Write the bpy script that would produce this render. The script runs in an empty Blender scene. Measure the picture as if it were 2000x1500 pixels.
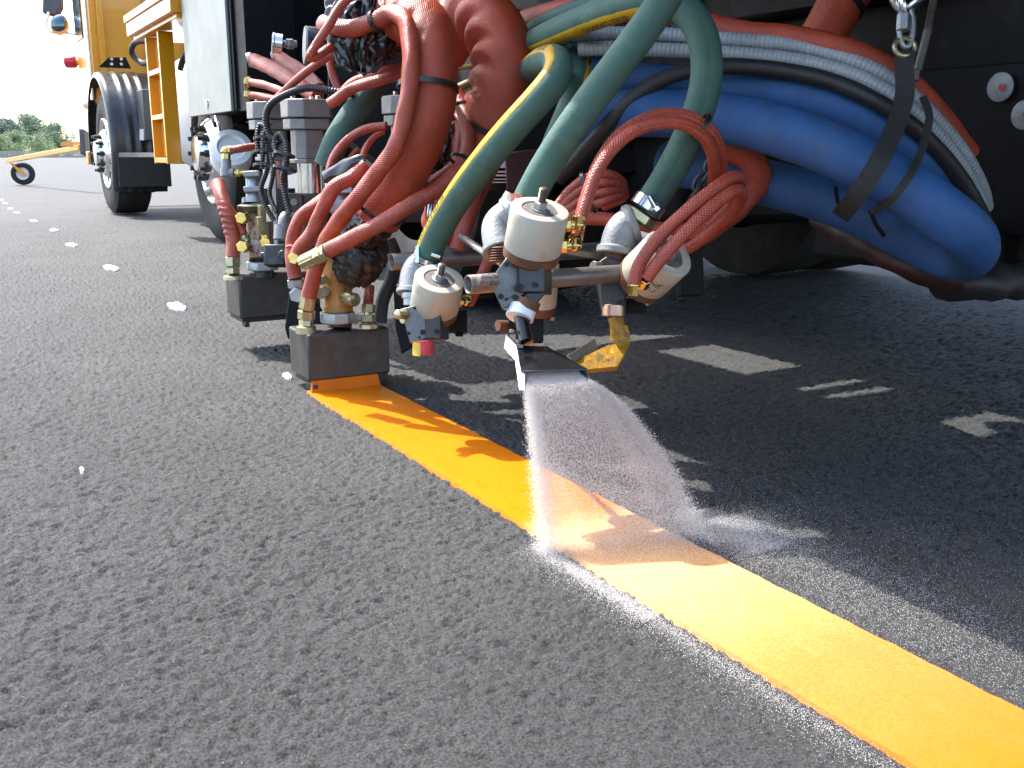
import bpy, math, random
import numpy as np
from mathutils import Vector

random.seed(7)
rng = np.random.default_rng(7)
SC = bpy.context.scene
COL = SC.collection
RAD = math.radians

# ------------------------------------------------------------------ camera
FPX, YAW, H = 1940.0, RAD(30), 0.5
PITCH = math.atan(450 / FPX)
CAM = np.array([0, 0, H])
HEAD = np.array([math.sin(YAW), math.cos(YAW), 0.0])
RT = np.array([math.cos(YAW), -math.sin(YAW), 0.0])
ZU = np.array([0, 0, 1.0])
FWD = HEAD * math.cos(PITCH) - ZU * math.sin(PITCH)
UP = ZU * math.cos(PITCH) + HEAD * math.sin(PITCH)
cd = bpy.data.cameras.new('camera')
cd.sensor_width = 36
cd.lens = 36 * FPX / 2000
cd.clip_start, cd.clip_end = 0.05, 4000
cam = bpy.data.objects.new('camera', cd)
COL.objects.link(cam)
cam.location = CAM
cam.rotation_euler = Vector(FWD).to_track_quat('-Z', 'Y').to_euler()
SC.camera = cam

# ------------------------------------------------------------------ light
SUN_EL, SUN_AZ = RAD(57), RAD(-20)          # sun stands in front of the truck, a little to the left
SUNDIR = np.array([math.sin(SUN_AZ) * math.cos(SUN_EL), math.cos(SUN_AZ) * math.cos(SUN_EL), math.sin(SUN_EL)])
w = bpy.data.worlds.new('World')
SC.world = w
w.use_nodes = True
nt = w.node_tree
sky = nt.nodes.new('ShaderNodeTexSky')
sky.sky_type = 'NISHITA'
sky.sun_disc = False
sky.sun_elevation = SUN_EL
sky.sun_rotation = SUN_AZ
sky.dust_density = 2.5
sky.ozone_density = 0.6
nt.links.new(sky.outputs[0], nt.nodes['Background'].inputs[0])
nt.nodes['Background'].inputs[1].default_value = 0.15
sl = bpy.data.lights.new('sun', 'SUN')
sl.energy = 2.5
sl.angle = RAD(0.53)
sl.color = (1.0, 0.965, 0.91)
so = bpy.data.objects.new('sun', sl)
COL.objects.link(so)
so.location = (0, 20, 30)
so.rotation_euler = Vector(-SUNDIR).to_track_quat('-Z', 'Y').to_euler()
SC.view_settings.view_transform = 'Standard'
SC.view_settings.look = 'None'
SC.view_settings.exposure = 2.26
SC.view_settings.gamma = 1


# ------------------------------------------------------------------ placing helpers
def ray(px, py):
    return FWD + RT * (px - 1000) / FPX - UP * (py - 750) / FPX


def P(px, py, d):                     # the point seen at px, py that lies d metres along the view axis
    return CAM + ray(px, py) * d


def PA(px, py, axis, val):
    r = ray(px, py)
    return CAM + r * ((val - CAM[axis]) / r[axis])


def PX(px, py, x): return PA(px, py, 0, x)
def PY(px, py, y): return PA(px, py, 1, y)
def PZ(px, py, z): return PA(px, py, 2, z)


def unit(a):
    a = np.asarray(a, float)
    n = np.linalg.norm(a)
    return a / n if n > 1e-12 else a


def perp(a):
    a = unit(a)
    t = np.array([0, 0, 1.0]) if abs(a[2]) < 0.9 else np.array([1.0, 0, 0])
    u = unit(np.cross(t, a))
    return u, np.cross(a, u)


# ------------------------------------------------------------------ materials
MATS = {}


def mat(name, col, rough=0.5, metal=0.0, var=0.12, vs=9.0, bump=0.0, bs=200.0, spec=0.5, stain=None, coat=0.0, rvar=0.12):
    if name in MATS:
        return MATS[name]
    m = bpy.data.materials.new(name)
    m.use_nodes = True
    n, l = m.node_tree.nodes, m.node_tree.links
    b = n['Principled BSDF']
    b.inputs['Metallic'].default_value = metal
    b.inputs['Specular IOR Level'].default_value = spec
    b.inputs['Coat Weight'].default_value = coat
    tc = n.new('ShaderNodeTexCoord')
    nz = n.new('ShaderNodeTexNoise')
    nz.inputs['Scale'].default_value = vs
    nz.inputs['Detail'].default_value = 8
    nz.inputs['Roughness'].default_value = 0.65
    l.new(tc.outputs['Object'], nz.inputs['Vector'])
    rp = n.new('ShaderNodeValToRGB')
    lo = [max(0, c * (1 - var * 1.6)) for c in col]
    hi = [min(1, c * (1 + var * 1.2)) for c in col]
    rp.color_ramp.elements[0].position, rp.color_ramp.elements[1].position = 0.3, 0.7
    rp.color_ramp.elements[0].color = (*lo, 1)
    rp.color_ramp.elements[1].color = (*hi, 1)
    l.new(nz.outputs['Fac'], rp.inputs[0])
    out = rp.outputs[0]
    for k, st in enumerate(stain or []):            # (colour, scale, threshold, softness)
        sc, sca, th, sf = st
        n2 = n.new('ShaderNodeTexNoise')
        n2.inputs['Scale'].default_value = sca
        n2.inputs['Detail'].default_value = 9
        n2.inputs['Roughness'].default_value = 0.7
        mp = n.new('ShaderNodeMapping')
        mp.inputs['Location'].default_value = (3.1 * (k + 1), 1.7, 0.4 * k)
        l.new(tc.outputs['Object'], mp.inputs['Vector'])
        l.new(mp.outputs[0], n2.inputs['Vector'])
        r2 = n.new('ShaderNodeValToRGB')
        r2.color_ramp.elements[0].position = th
        r2.color_ramp.elements[1].position = min(1, th + sf)
        l.new(n2.outputs['Fac'], r2.inputs[0])
        mx = n.new('ShaderNodeMixRGB')
        l.new(r2.outputs[0], mx.inputs[0])
        l.new(out, mx.inputs[1])
        mx.inputs[2].default_value = (*sc, 1)
        out = mx.outputs[0]
    l.new(out, b.inputs['Base Color'])
    mr = n.new('ShaderNodeMapRange')
    mr.inputs['To Min'].default_value = max(0.03, rough - rvar)
    mr.inputs['To Max'].default_value = min(1, rough + rvar)
    n3 = n.new('ShaderNodeTexNoise')
    n3.inputs['Scale'].default_value = vs * 3
    n3.inputs['Detail'].default_value = 5
    l.new(tc.outputs['Object'], n3.inputs['Vector'])
    l.new(n3.outputs['Fac'], mr.inputs['Value'])
    l.new(mr.outputs[0], b.inputs['Roughness'])
    if bump:
        n4 = n.new('ShaderNodeTexNoise')
        n4.inputs['Scale'].default_value = bs
        n4.inputs['Detail'].default_value = 4
        l.new(tc.outputs['Object'], n4.inputs['Vector'])
        bp = n.new('ShaderNodeBump')
        bp.inputs['Strength'].default_value = min(1, bump)
        bp.inputs['Distance'].default_value = 0.002
        l.new(n4.outputs['Fac'], bp.inputs['Height'])
        l.new(bp.outputs[0], b.inputs['Normal'])
    MATS[name] = m
    return m


def hose_mat(name, col, rough, var, weave=0.0, pitch=0.002, stain=None, spec=0.5, lump=0.35, coat=0.0):
    """a hose surface with its weave laid along the hose (UV in metres)"""
    if name in MATS:
        return MATS[name]
    m = mat(name, col, rough, 0, var, 14, 0, 200, spec, stain, coat)
    n, l = m.node_tree.nodes, m.node_tree.links
    b = n['Principled BSDF']
    uv = n.new('ShaderNodeUVMap')
    uv.uv_map = 'UVMap'
    sx = n.new('ShaderNodeSeparateXYZ')
    l.new(uv.outputs[0], sx.inputs[0])
    hs = []
    for o in (0, 1):
        a = n.new('ShaderNodeMath'); a.operation = 'MULTIPLY'; a.inputs[1].default_value = 2 * math.pi / pitch
        l.new(sx.outputs[o], a.inputs[0])
        s = n.new('ShaderNodeMath'); s.operation = 'SINE'
        l.new(a.outputs[0], s.inputs[0])
        hs.append(s)
    ml = n.new('ShaderNodeMath'); ml.operation = 'MULTIPLY'
    l.new(hs[0].outputs[0], ml.inputs[0]); l.new(hs[1].outputs[0], ml.inputs[1])
    ad = n.new('ShaderNodeMath'); ad.operation = 'MULTIPLY_ADD'; ad.inputs[1].default_value = weave
    l.new(ml.outputs[0], ad.inputs[0])
    tc = n.new('ShaderNodeTexCoord')
    nz = n.new('ShaderNodeTexNoise'); nz.inputs['Scale'].default_value = 120; nz.inputs['Detail'].default_value = 6
    l.new(tc.outputs['Object'], nz.inputs['Vector'])
    nm = n.new('ShaderNodeMath'); nm.operation = 'MULTIPLY'; nm.inputs[1].default_value = lump * 6
    l.new(nz.outputs['Fac'], nm.inputs[0]); l.new(nm.outputs[0], ad.inputs[2])
    bp = n.new('ShaderNodeBump'); bp.inputs['Strength'].default_value = 0.6; bp.inputs['Distance'].default_value = 0.0014
    l.new(ad.outputs[0], bp.inputs['Height']); l.new(bp.outputs[0], b.inputs['Normal'])
    return m


ORANGE = (0.60, 0.17, 0.004)
FLECK = ((0.55, 0.27, 0.02), 260, 0.73, 0.02)
RED = hose_mat('red_silicone_sleeve', (0.37, 0.050, 0.019), 0.40, 0.14, 0.5, 0.0042, [((0.24, 0.042, 0.024), 6, 0.55, 0.2), ((0.36, 0.13, 0.08), 17, 0.6, 0.2), ((0.5, 0.24, 0.03), 190, 0.74, 0.03)], 0.6)
REDK = hose_mat('red_knitted_sleeve', (0.34, 0.052, 0.024), 0.34, 0.2, 0.55, 0.0050, [((0.22, 0.045, 0.03), 9, 0.58, 0.2), ((0.12, 0.04, 0.025), 40, 0.68, 0.1)], 0.6)
GREEN = hose_mat('green_rubber', (0.048, 0.108, 0.084), 0.68, 0.13, 0.12, 0.003, [((0.075, 0.16, 0.11), 12, 0.56, 0.2), ((0.018, 0.05, 0.036), 30, 0.66, 0.1), FLECK], 0.35, 0.2)
BLUE = hose_mat('blue_rubber', (0.024, 0.086, 0.232), 0.62, 0.12, 0.1, 0.003, [((0.05, 0.085, 0.14), 11, 0.55, 0.2), ((0.02, 0.04, 0.075), 7, 0.54, 0.22), ((0.010, 0.018, 0.032), 24, 0.66, 0.12), FLECK], 0.4, 0.2)
GREYH = hose_mat('grey_conduit', (0.30, 0.33, 0.35), 0.4, 0.12, 0.0, 0.003, [((0.12, 0.12, 0.11), 15, 0.6, 0.15), FLECK], 0.5, 0.1)
BLACKH = hose_mat('black_rubber_hose', (0.018, 0.018, 0.018), 0.5, 0.2, 0.1, 0.003, [((0.07, 0.06, 0.05), 20, 0.64, 0.12), FLECK], 0.5, 0.2)
CORR = hose_mat('black_corrugated', (0.012, 0.012, 0.013), 0.35, 0.2, 0.0, 0.003, None, 0.5, 0.1)
YSTRIPE = hose_mat('yellow_stripe', (0.50, 0.30, 0.012), 0.5, 0.18, 0.05, 0.003, [((0.16, 0.11, 0.02), 30, 0.62, 0.15)], 0.4, 0.2)
GLET = mat('green_lettering', (0.018, 0.10, 0.035), 0.6, 0, 0.2, 60)
TIE = mat('cable_tie_plastic', (0.012, 0.012, 0.013), 0.38, 0, 0.15, 40)
STRAP = mat('black_webbing', (0.022, 0.021, 0.02), 0.75, 0, 0.25, 60, 0.7, 900)
GALV = mat('galvanised_steel', (0.36, 0.375, 0.38), 0.42, 0.75, 0.16, 26, 0.25, 300, 0.5, [((0.2, 0.19, 0.17), 18, 0.6, 0.12)])
CAST = mat('grey_cast_fitting', (0.24, 0.25, 0.25), 0.5, 0.35, 0.18, 30, 0.5, 260, 0.5, [((0.12, 0.11, 0.10), 18, 0.6, 0.12)])
STEEL = mat('scaled_steel_pipe', (0.17, 0.15, 0.135), 0.4, 0.55, 0.25, 14, 0.25, 220, 0.5, [((0.16, 0.07, 0.03), 22, 0.58, 0.12), ((0.35, 0.33, 0.3), 30, 0.66, 0.1)])
BRIGHT = mat('bright_steel', (0.62, 0.62, 0.62), 0.2, 1.0, 0.08, 20)
BRASS = mat('brass', (0.56, 0.40, 0.13), 0.25, 1.0, 0.15, 40, 0, 200, 0.5, [((0.25, 0.10, 0.03), 60, 0.64, 0.1)])
ZINC = mat('yellow_zinc_fitting', (0.42, 0.38, 0.23), 0.33, 0.8, 0.2, 40, 0.2, 300, 0.5, [((0.2, 0.12, 0.05), 60, 0.56, 0.14)])
BLOCK = mat('dark_machined_block', (0.034, 0.033, 0.033), 0.42, 0.3, 0.2, 30, 0.25, 400, 0.5, [((0.12, 0.11, 0.1), 70, 0.62, 0.08), ((0.38, 0.17, 0.02), 130, 0.68, 0.03), ((0.09, 0.07, 0.05), 18, 0.56, 0.15)])
PLATE = mat('grey_steel_plate', (0.13, 0.13, 0.125), 0.4, 0.6, 0.2, 40, 0.2, 300, 0.5, [((0.06, 0.05, 0.045), 30, 0.58, 0.15), ((0.4, 0.18, 0.03), 150, 0.73, 0.03)])
CREAM = mat('cream_painted_steel', (0.40, 0.38, 0.305), 0.42, 0, 0.07, 30, 0.12, 300, 0.5, [((0.27, 0.19, 0.11), 20, 0.53, 0.2), ((0.16, 0.11, 0.07), 45, 0.66, 0.06), ((0.45, 0.24, 0.03), 150, 0.72, 0.02), ((0.30, 0.25, 0.2), 90, 0.6, 0.2)])
RUST = mat('rusted_ring', (0.13, 0.052, 0.026), 0.6, 0.1, 0.25, 50, 0.5, 400, 0.4, [((0.05, 0.03, 0.02), 40, 0.6, 0.1)])
RUSTP = mat('rust_speckled_body', (0.33, 0.27, 0.21), 0.5, 0.2, 0.2, 60, 0.5, 300, 0.4, [((0.14, 0.055, 0.025), 75, 0.5, 0.08), ((0.22, 0.10, 0.04), 24, 0.55, 0.12)])
PSTAIN = mat('paint_stained_body', (0.42, 0.20, 0.05), 0.5, 0.1, 0.3, 30, 0.5, 200, 0.4, [((0.10, 0.05, 0.025), 40, 0.56, 0.1), ((0.55, 0.20, 0.01), 22, 0.58, 0.1), ((0.4, 0.35, 0.27), 26, 0.62, 0.1)])
DIE = mat('dark_die_steel', (0.050, 0.044, 0.040), 0.45, 0.2, 0.12, 14, 0.25, 500, 0.5, [((0.095, 0.08, 0.07), 14, 0.52, 0.2), ((0.12, 0.10, 0.085), 45, 0.62, 0.1), ((0.45, 0.14, 0.01), 120, 0.72, 0.02)])
FOIL = mat('black_plastic_wrap', (0.012, 0.012, 0.013), 0.2, 0, 0.3, 30, 0.3, 40, 0.6, [((0.045, 0.043, 0.04), 30, 0.6, 0.15)])
FOILP = mat('paint_flecked_wrap', (0.016, 0.014, 0.012), 0.45, 0, 0.3, 30, 1.0, 110, 0.5, [((0.30, 0.14, 0.01), 75, 0.60, 0.08), ((0.07, 0.04, 0.012), 40, 0.54, 0.1)])
YCAKE = mat('yellow_paint_cake', (0.30, 0.15, 0.010), 0.5, 0, 0.3, 60, 1.0, 130, 0.4, [((0.10, 0.075, 0.045), 55, 0.57, 0.06), ((0.55, 0.36, 0.04), 40, 0.6, 0.08)])
REDCAP = mat('red_cap', (0.42, 0.025, 0.03), 0.4, 0, 0.2, 40, 0.2, 200)
YCAP = mat('yellow_cap', (0.60, 0.36, 0.02), 0.45, 0, 0.2, 60, 0.3, 200, 0.5, [((0.35, 0.06, 0.02), 70, 0.58, 0.06)])
BLACKP = mat('black_gloss_paint', (0.008, 0.008, 0.009), 0.22, 0, 0.2, 20, 0.1, 200, 0.5, [((0.08, 0.08, 0.08), 130, 0.73, 0.02)])
CHASSIS = mat('black_chassis_paint', (0.0055, 0.0055, 0.006), 0.6, 0, 0.3, 9, 0.3, 60, 0.15, [((0.014, 0.015, 0.014), 14, 0.58, 0.15)])
TRUCKY = mat('truck_orange_yellow', (0.62, 0.25, 0.006), 0.3, 0, 0.05, 4, 0, 200, 0.5, [((0.33, 0.15, 0.02), 6, 0.63, 0.15)], 0.3)
FENDER = mat('black_plastic_fender', (0.022, 0.024, 0.026), 0.28, 0, 0.15, 8, 0.05, 200)
RUBBER = mat('flap_rubber', (0.012, 0.012, 0.0125), 0.6, 0, 0.2, 12, 0.2, 200)
TYRE = mat('tyre_rubber', (0.022, 0.021, 0.020), 0.75, 0, 0.25, 12, 0.3, 120, 0.3, [((0.05, 0.047, 0.043), 10, 0.5, 0.25)])
ALU = mat('polished_aluminium', (0.75, 0.76, 0.78), 0.2, 1.0, 0.08, 12, 0.0, 200, 0.5, [((0.35, 0.34, 0.33), 20, 0.64, 0.1)])
SILVER = mat('brushed_panel', (0.22, 0.235, 0.22), 0.5, 0.15, 0.06, 3, 0, 200, 0.5, [((0.33, 0.32, 0.26), 5, 0.62, 0.2)])
WHITEP = mat('white_tank_plastic', (0.72, 0.72, 0.71), 0.4, 0, 0.05, 5, 0, 200, 0.5, [((0.4, 0.39, 0.36), 9, 0.64, 0.1)])
DGREY = mat('dark_grey_box', (0.04, 0.042, 0.045), 0.45, 0, 0.15, 12, 0.1, 200)
GLASS = mat('dark_window_glass', (0.012, 0.016, 0.02), 0.06, 0, 0.1, 4)
MIRROR = mat('mirror_glass', (0.10, 0.14, 0.16), 0.12, 1.0, 0.05, 4)
REDLENS = mat('red_lamp_lens', (0.50, 0.012, 0.03), 0.2, 0, 0.1, 20)
MOTOR = mat('grey_motor_casting', (0.22, 0.215, 0.21), 0.45, 0.3, 0.12, 24, 0.3, 260, 0.5, [((0.15, 0.13, 0.11), 22, 0.6, 0.15)])
WHITEC = mat('white_ring', (0.66, 0.68, 0.70), 0.4, 0.1, 0.1, 40, 0, 200, 0.5, [((0.35, 0.3, 0.25), 40, 0.64, 0.1)])
ORP = mat('fresh_orange_paint', (0.55, 0.125, 0.003), 0.5, 0, 0.08, 14, 0.0, 60, 0.15)
WHITEPAINT = mat('white_road_paint', (0.80, 0.80, 0.78), 0.6, 0, 0.06, 40, 0.4, 200)
DIAL = mat('gauge_dial', (0.62, 0.60, 0.55), 0.3, 0, 0.1, 80)
BARK = mat('bark', (0.10, 0.08, 0.06), 0.8, 0, 0.3, 3)


# ------------------------------------------------------------------ mesh builder
LOC = {}


def tag(o, label=None, cat=None, group=None, kind=None):
    if label: o['label'] = label
    if cat: o['category'] = cat
    if group: o['group'] = group
    if kind: o['kind'] = kind
    return o


def thing(name, loc, label, cat, group=None):
    o = bpy.data.objects.new(name, None)
    o.empty_display_size = 0.05
    COL.objects.link(o)
    o.location = [float(c) for c in loc]
    LOC[o.name] = np.array(loc, float)
    return tag(o, label, cat, group)


def catmull(pts, step):
    pts = [np.asarray(p, float) for p in pts]
    pts = [2 * pts[0] - pts[1]] + pts + [2 * pts[-1] - pts[-2]]
    out = []
    for i in range(1, len(pts) - 2):
        p0, p1, p2, p3 = pts[i - 1:i + 3]
        t0 = 0
        t1 = t0 + max(1e-5, np.linalg.norm(p1 - p0) ** 0.5)
        t2 = t1 + max(1e-5, np.linalg.norm(p2 - p1) ** 0.5)
        t3 = t2 + max(1e-5, np.linalg.norm(p3 - p2) ** 0.5)
        n = max(3, int(np.linalg.norm(p2 - p1) / step) + 1)
        for t in np.linspace(t1, t2, n, endpoint=False):
            a1 = (t1 - t) / (t1 - t0) * p0 + (t - t0) / (t1 - t0) * p1
            a2 = (t2 - t) / (t2 - t1) * p1 + (t - t1) / (t2 - t1) * p2
            a3 = (t3 - t) / (t3 - t2) * p2 + (t - t2) / (t3 - t2) * p3
            b1 = (t2 - t) / (t2 - t0) * a1 + (t - t0) / (t2 - t0) * a2
            b2 = (t3 - t) / (t3 - t1) * a2 + (t - t1) / (t3 - t1) * a3
            out.append((t2 - t) / (t2 - t1) * b1 + (t - t1) / (t2 - t1) * b2)
    out.append(pts[-2])
    out = np.array(out)
    for _ in range(2):
        out[1:-1] = 0.25 * out[:-2] + 0.5 * out[1:-1] + 0.25 * out[2:]
    seg = np.linalg.norm(np.diff(out, axis=0), axis=1)
    s = np.concatenate([[0], np.cumsum(seg)])
    n = max(6, int(s[-1] / step))
    u = np.linspace(0, s[-1], n + 1)
    return np.stack([np.interp(u, s, out[:, k]) for k in range(3)], 1), u


def frames(path, n0=None):
    T = np.gradient(path, axis=0)
    T /= np.linalg.norm(T, axis=1)[:, None] + 1e-12
    N = np.zeros_like(path)
    a = np.asarray(n0, float) if n0 is not None else perp(T[0])[0]
    for i in range(len(path)):
        a = a - T[i] * (a @ T[i])
        a = unit(a)
        N[i] = a
    return T, N, np.cross(T, N)


class MB:
    def __init__(s):
        s.v, s.f, s.uv = [], [], {}

    def add(s, vs, fs):
        k = len(s.v)
        s.v += [tuple(map(float, p)) for p in vs]
        s.f += [tuple(i + k for i in f) for f in fs]
        return s

    def box(s, c, size, ax=None):
        ax = np.eye(3) if ax is None else np.array([unit(a) for a in ax])
        c = np.asarray(c, float)
        q = []
        for k in (-.5, .5):
            for j in (-.5, .5):
                for i in (-.5, .5):
                    q.append(c + ax[0] * i * size[0] + ax[1] * j * size[1] + ax[2] * k * size[2])
        return s.add(q, [(0, 2, 3, 1), (4, 5, 7, 6), (0, 1, 5, 4), (2, 6, 7, 3), (0, 4, 6, 2), (1, 3, 7, 5)])

    def bb(s, x0, x1, y0, y1, z0, z1):
        return s.box(((x0 + x1) / 2, (y0 + y1) / 2, (z0 + z1) / 2), (x1 - x0, y1 - y0, z1 - z0))

    def lathe(s, p0, axis, prof, seg=28, caps=True, rot=0.0):
        """prof: list of (distance along axis, radius)"""
        p0, a = np.asarray(p0, float), unit(axis)
        u, v = perp(a)
        vs, fs = [], []
        for (t, r) in prof:
            for i in range(seg):
                th = 2 * math.pi * i / seg + rot
                vs.append(p0 + a * t + (u * math.cos(th) + v * math.sin(th)) * r)
        for k in range(len(prof) - 1):
            for i in range(seg):
                j = (i + 1) % seg
                fs.append((k * seg + i, k * seg + j, (k + 1) * seg + j, (k + 1) * seg + i))
        if caps:
            fs.append(tuple(reversed(range(seg))))
            fs.append(tuple((len(prof) - 1) * seg + i for i in range(seg)))
        return s.add(vs, fs)

    def cyl(s, p0, p1, r, r1=None, seg=24, bev=0.0):
        p0, p1 = np.asarray(p0, float), np.asarray(p1, float)
        L = np.linalg.norm(p1 - p0)
        r1 = r if r1 is None else r1
        if bev:
            prof = [(0, r - bev), (bev * .4, r - bev * .3), (bev, r), (L - bev, r1), (L - bev * .4, r1 - bev * .3), (L, r1 - bev)]
        else:
            prof = [(0, r), (L, r1)]
        return s.lathe(p0, p1 - p0, prof, seg)

    def pipe(s, p0, p1, r, wall, seg=28):              # an open pipe with a wall
        p0, p1 = np.asarray(p0, float), np.asarray(p1, float)
        L = np.linalg.norm(p1 - p0)
        ri = r - wall
        prof = [(L, ri), (0.001, ri), (0, ri + wall * .25), (0, r - wall * .25), (0.001, r), (L, r), (L, ri)]
        return s.lathe(p0, p1 - p0, prof, seg, caps=False)

    def hexn(s, p0, p1, r, rot=0.3, chamfer=0.12):
        p0, p1 = np.asarray(p0, float), np.asarray(p1, float)
        L = np.linalg.norm(p1 - p0)
        c = r * chamfer
        return s.lathe(p0, p1 - p0, [(0, r - c), (c * .7, r), (L - c * .7, r), (L, r - c)], 6, True, rot)

    def tube(s, pts, rad, step=None, seg=20, n0=None, caps=True, rfun=None):
        step = step or rad * 0.4
        path, u = catmull(pts, step)
        T, N, B = frames(path, n0)
        k0 = len(s.v)
        th = np.arange(seg) * 2 * math.pi / seg
        vs, uvs = [], []
        for i in range(len(path)):
            r = np.full(seg, rad) if rfun is None else rfun(u[i], u[-1], th, path[i], N[i], B[i]) * rad
            ring = path[i] + (np.cos(th)[:, None] * N[i] + np.sin(th)[:, None] * B[i]) * np.asarray(r)[:, None]
            vs += list(ring)
            uvs += [(u[i], t * rad) for t in th]
        fs = []
        for k in range(len(path) - 1):
            for i in range(seg):
                j = (i + 1) % seg
                fs.append((k * seg + i, k * seg + j, (k + 1) * seg + j, (k + 1) * seg + i))
        if caps:
            fs.append(tuple(reversed(range(seg))))
            fs.append(tuple((len(path) - 1) * seg + i for i in range(seg)))
        s.add(vs, fs)
        for i, q in enumerate(uvs):
            s.uv[k0 + i] = q
        return path, u, (T, N, B)

    def slab(s, poly, off):                             # a flat outline given real thickness
        poly = [np.asarray(p, float) for p in poly]
        c = np.mean(poly, axis=0)
        nrm = np.zeros(3)
        for i in range(len(poly)):
            nrm += np.cross(poly[i] - c, poly[(i + 1) % len(poly)] - c)
        off = np.asarray(off, float)
        if nrm @ off > 0:
            poly = poly[::-1]
        n = len(poly)
        vs = poly + [p + off for p in poly]
        fs = [tuple(range(n)), tuple(reversed(range(n, 2 * n)))]
        for i in range(n):
            j = (i + 1) % n
            fs.append((i, i + n, j + n, j))
        return s.add(vs, fs)

    def band(s, c, axis, ux, rx, ry, width, thick=0.0012, seg=36):     # cable tie or clamp band, elliptical
        c, a = np.asarray(c, float), unit(axis)
        u = np.asarray(ux, float)
        u = unit(u - a * (u @ a))
        v = np.cross(a, u)
        vs, fs = [], []
        for i in range(seg):
            t = 2 * math.pi * i / seg
            d = u * math.cos(t) * rx + v * math.sin(t) * ry
            nn = unit(u * math.cos(t) * ry + v * math.sin(t) * rx)
            for (w_, h_) in ((-.5, 0), (.5, 0), (.5, 1), (-.5, 1)):
                vs.append(c + d + a * w_ * width + nn * h_ * thick)
        for i in range(seg):
            j = (i + 1) % seg
            for k in range(4):
                l_ = (k + 1) % 4
                fs.append((i * 4 + k, i * 4 + l_, j * 4 + l_, j * 4 + k))
        return s.add(vs, fs)

    def ell(s, c, ax, seg=24, rings=14, fn=None):       # ellipsoid with half-axis vectors ax
        c = np.asarray(c, float)
        vs, fs = [], []
        for i in range(rings + 1):
            ph = math.pi * i / rings
            for j in range(seg):
                th = 2 * math.pi * j / seg
                d = np.array([math.sin(ph) * math.cos(th), math.sin(ph) * math.sin(th), math.cos(ph)])
                k = 1.0 if fn is None else fn(d)
                vs.append(c + (ax[0] * d[0] + ax[1] * d[1] + ax[2] * d[2]) * k)
        for i in range(rings):
            for j in range(seg):
                k = (j + 1) % seg
                fs.append((i * seg + j, (i + 1) * seg + j, (i + 1) * seg + k, i * seg + k))
        return s.add(vs, fs)

    def build(s, name, m, parent=None, label=None, cat=None, group=None, kind=None, bevel=0.0, smooth=35, origin=None):
        me = bpy.data.meshes.new(name)
        V = np.array(s.v)
        if parent is not None:
            base = LOC[parent.name]
        elif origin is not None:
            base = np.array(origin, float)
        else:
            base = np.array([V[:, 0].mean(), V[:, 1].mean(), V[:, 2].min()])
        me.from_pydata([tuple(p) for p in (V - base)], [], s.f)
        if s.uv:
            lay = me.uv_layers.new(name='UVMap')
            vi = np.zeros(len(me.loops), np.int32)
            me.loops.foreach_get('vertex_index', vi)
            arr = np.array([s.uv.get(int(i), (0, 0)) for i in vi], np.float32)
            lay.data.foreach_set('uv', arr.ravel())
        me.materials.append(m)
        if smooth:
            me.polygons.foreach_set('use_smooth', [True] * len(me.polygons))
            me.set_sharp_from_angle(angle=RAD(smooth))
        me.update()
        o = bpy.data.objects.new(name, me)
        COL.objects.link(o)
        if parent is not None:
            o.parent = parent
        else:
            o.location = base
        LOC[o.name] = base
        if bevel:
            bv = o.modifiers.new('bevel', 'BEVEL')
            bv.width = bevel
            bv.segments = 2
            bv.limit_method = 'ANGLE'
            bv.angle_limit = RAD(40)
        return tag(o, label, cat, group, kind)


def fbm(x, y, z, f=1.0):
    return (math.sin(x * f * 1.7 + 1.3 * math.sin(y * f * 1.1 + z * f)) + math.sin(y * f * 2.3 + 1.1 * math.sin(z * f * 1.9 + x * f)) +
            0.6 * math.sin(z * f * 4.1 + x * f * 3.3) + 0.5 * math.sin(x * f * 5.7 - y * f * 4.9)) / 3.1


# ------------------------------------------------------------------ the road
def value_noise(x, y, seed):
    r = np.random.default_rng(seed).random((257, 257))
    xi, yi = np.floor(x).astype(int), np.floor(y).astype(int)
    fx, fy = x - xi, y - yi
    fx, fy = fx * fx * (3 - 2 * fx), fy * fy * (3 - 2 * fy)
    xi, yi = xi % 256, yi % 256
    return (r[xi, yi] * (1 - fx) * (1 - fy) + r[xi + 1, yi] * fx * (1 - fy) + r[xi, yi + 1] * (1 - fx) * fy + r[xi + 1, yi + 1] * fx * fy)


def pebbles(x, y, seed):                               # rounded stones of unequal height set in cells
    g = np.random.default_rng(seed)
    jx, jy, hh = g.random((256, 256)), g.random((256, 256)), g.random((256, 256))
    xi, yi = np.floor(x).astype(int), np.floor(y).astype(int)
    best = np.full(x.shape, 9.0)
    hb = np.zeros(x.shape)
    for dx in (-1, 0, 1):
        for dy in (-1, 0, 1):
            cx, cy = (xi + dx) % 256, (yi + dy) % 256
            d = (x - xi - dx - jx[cx, cy]) ** 2 + (y - yi - dy - jy[cx, cy]) ** 2
            k = d < best
            best = np.where(k, d, best)
            hb = np.where(k, hh[cx, cy], hb)
    return best, hb


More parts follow.
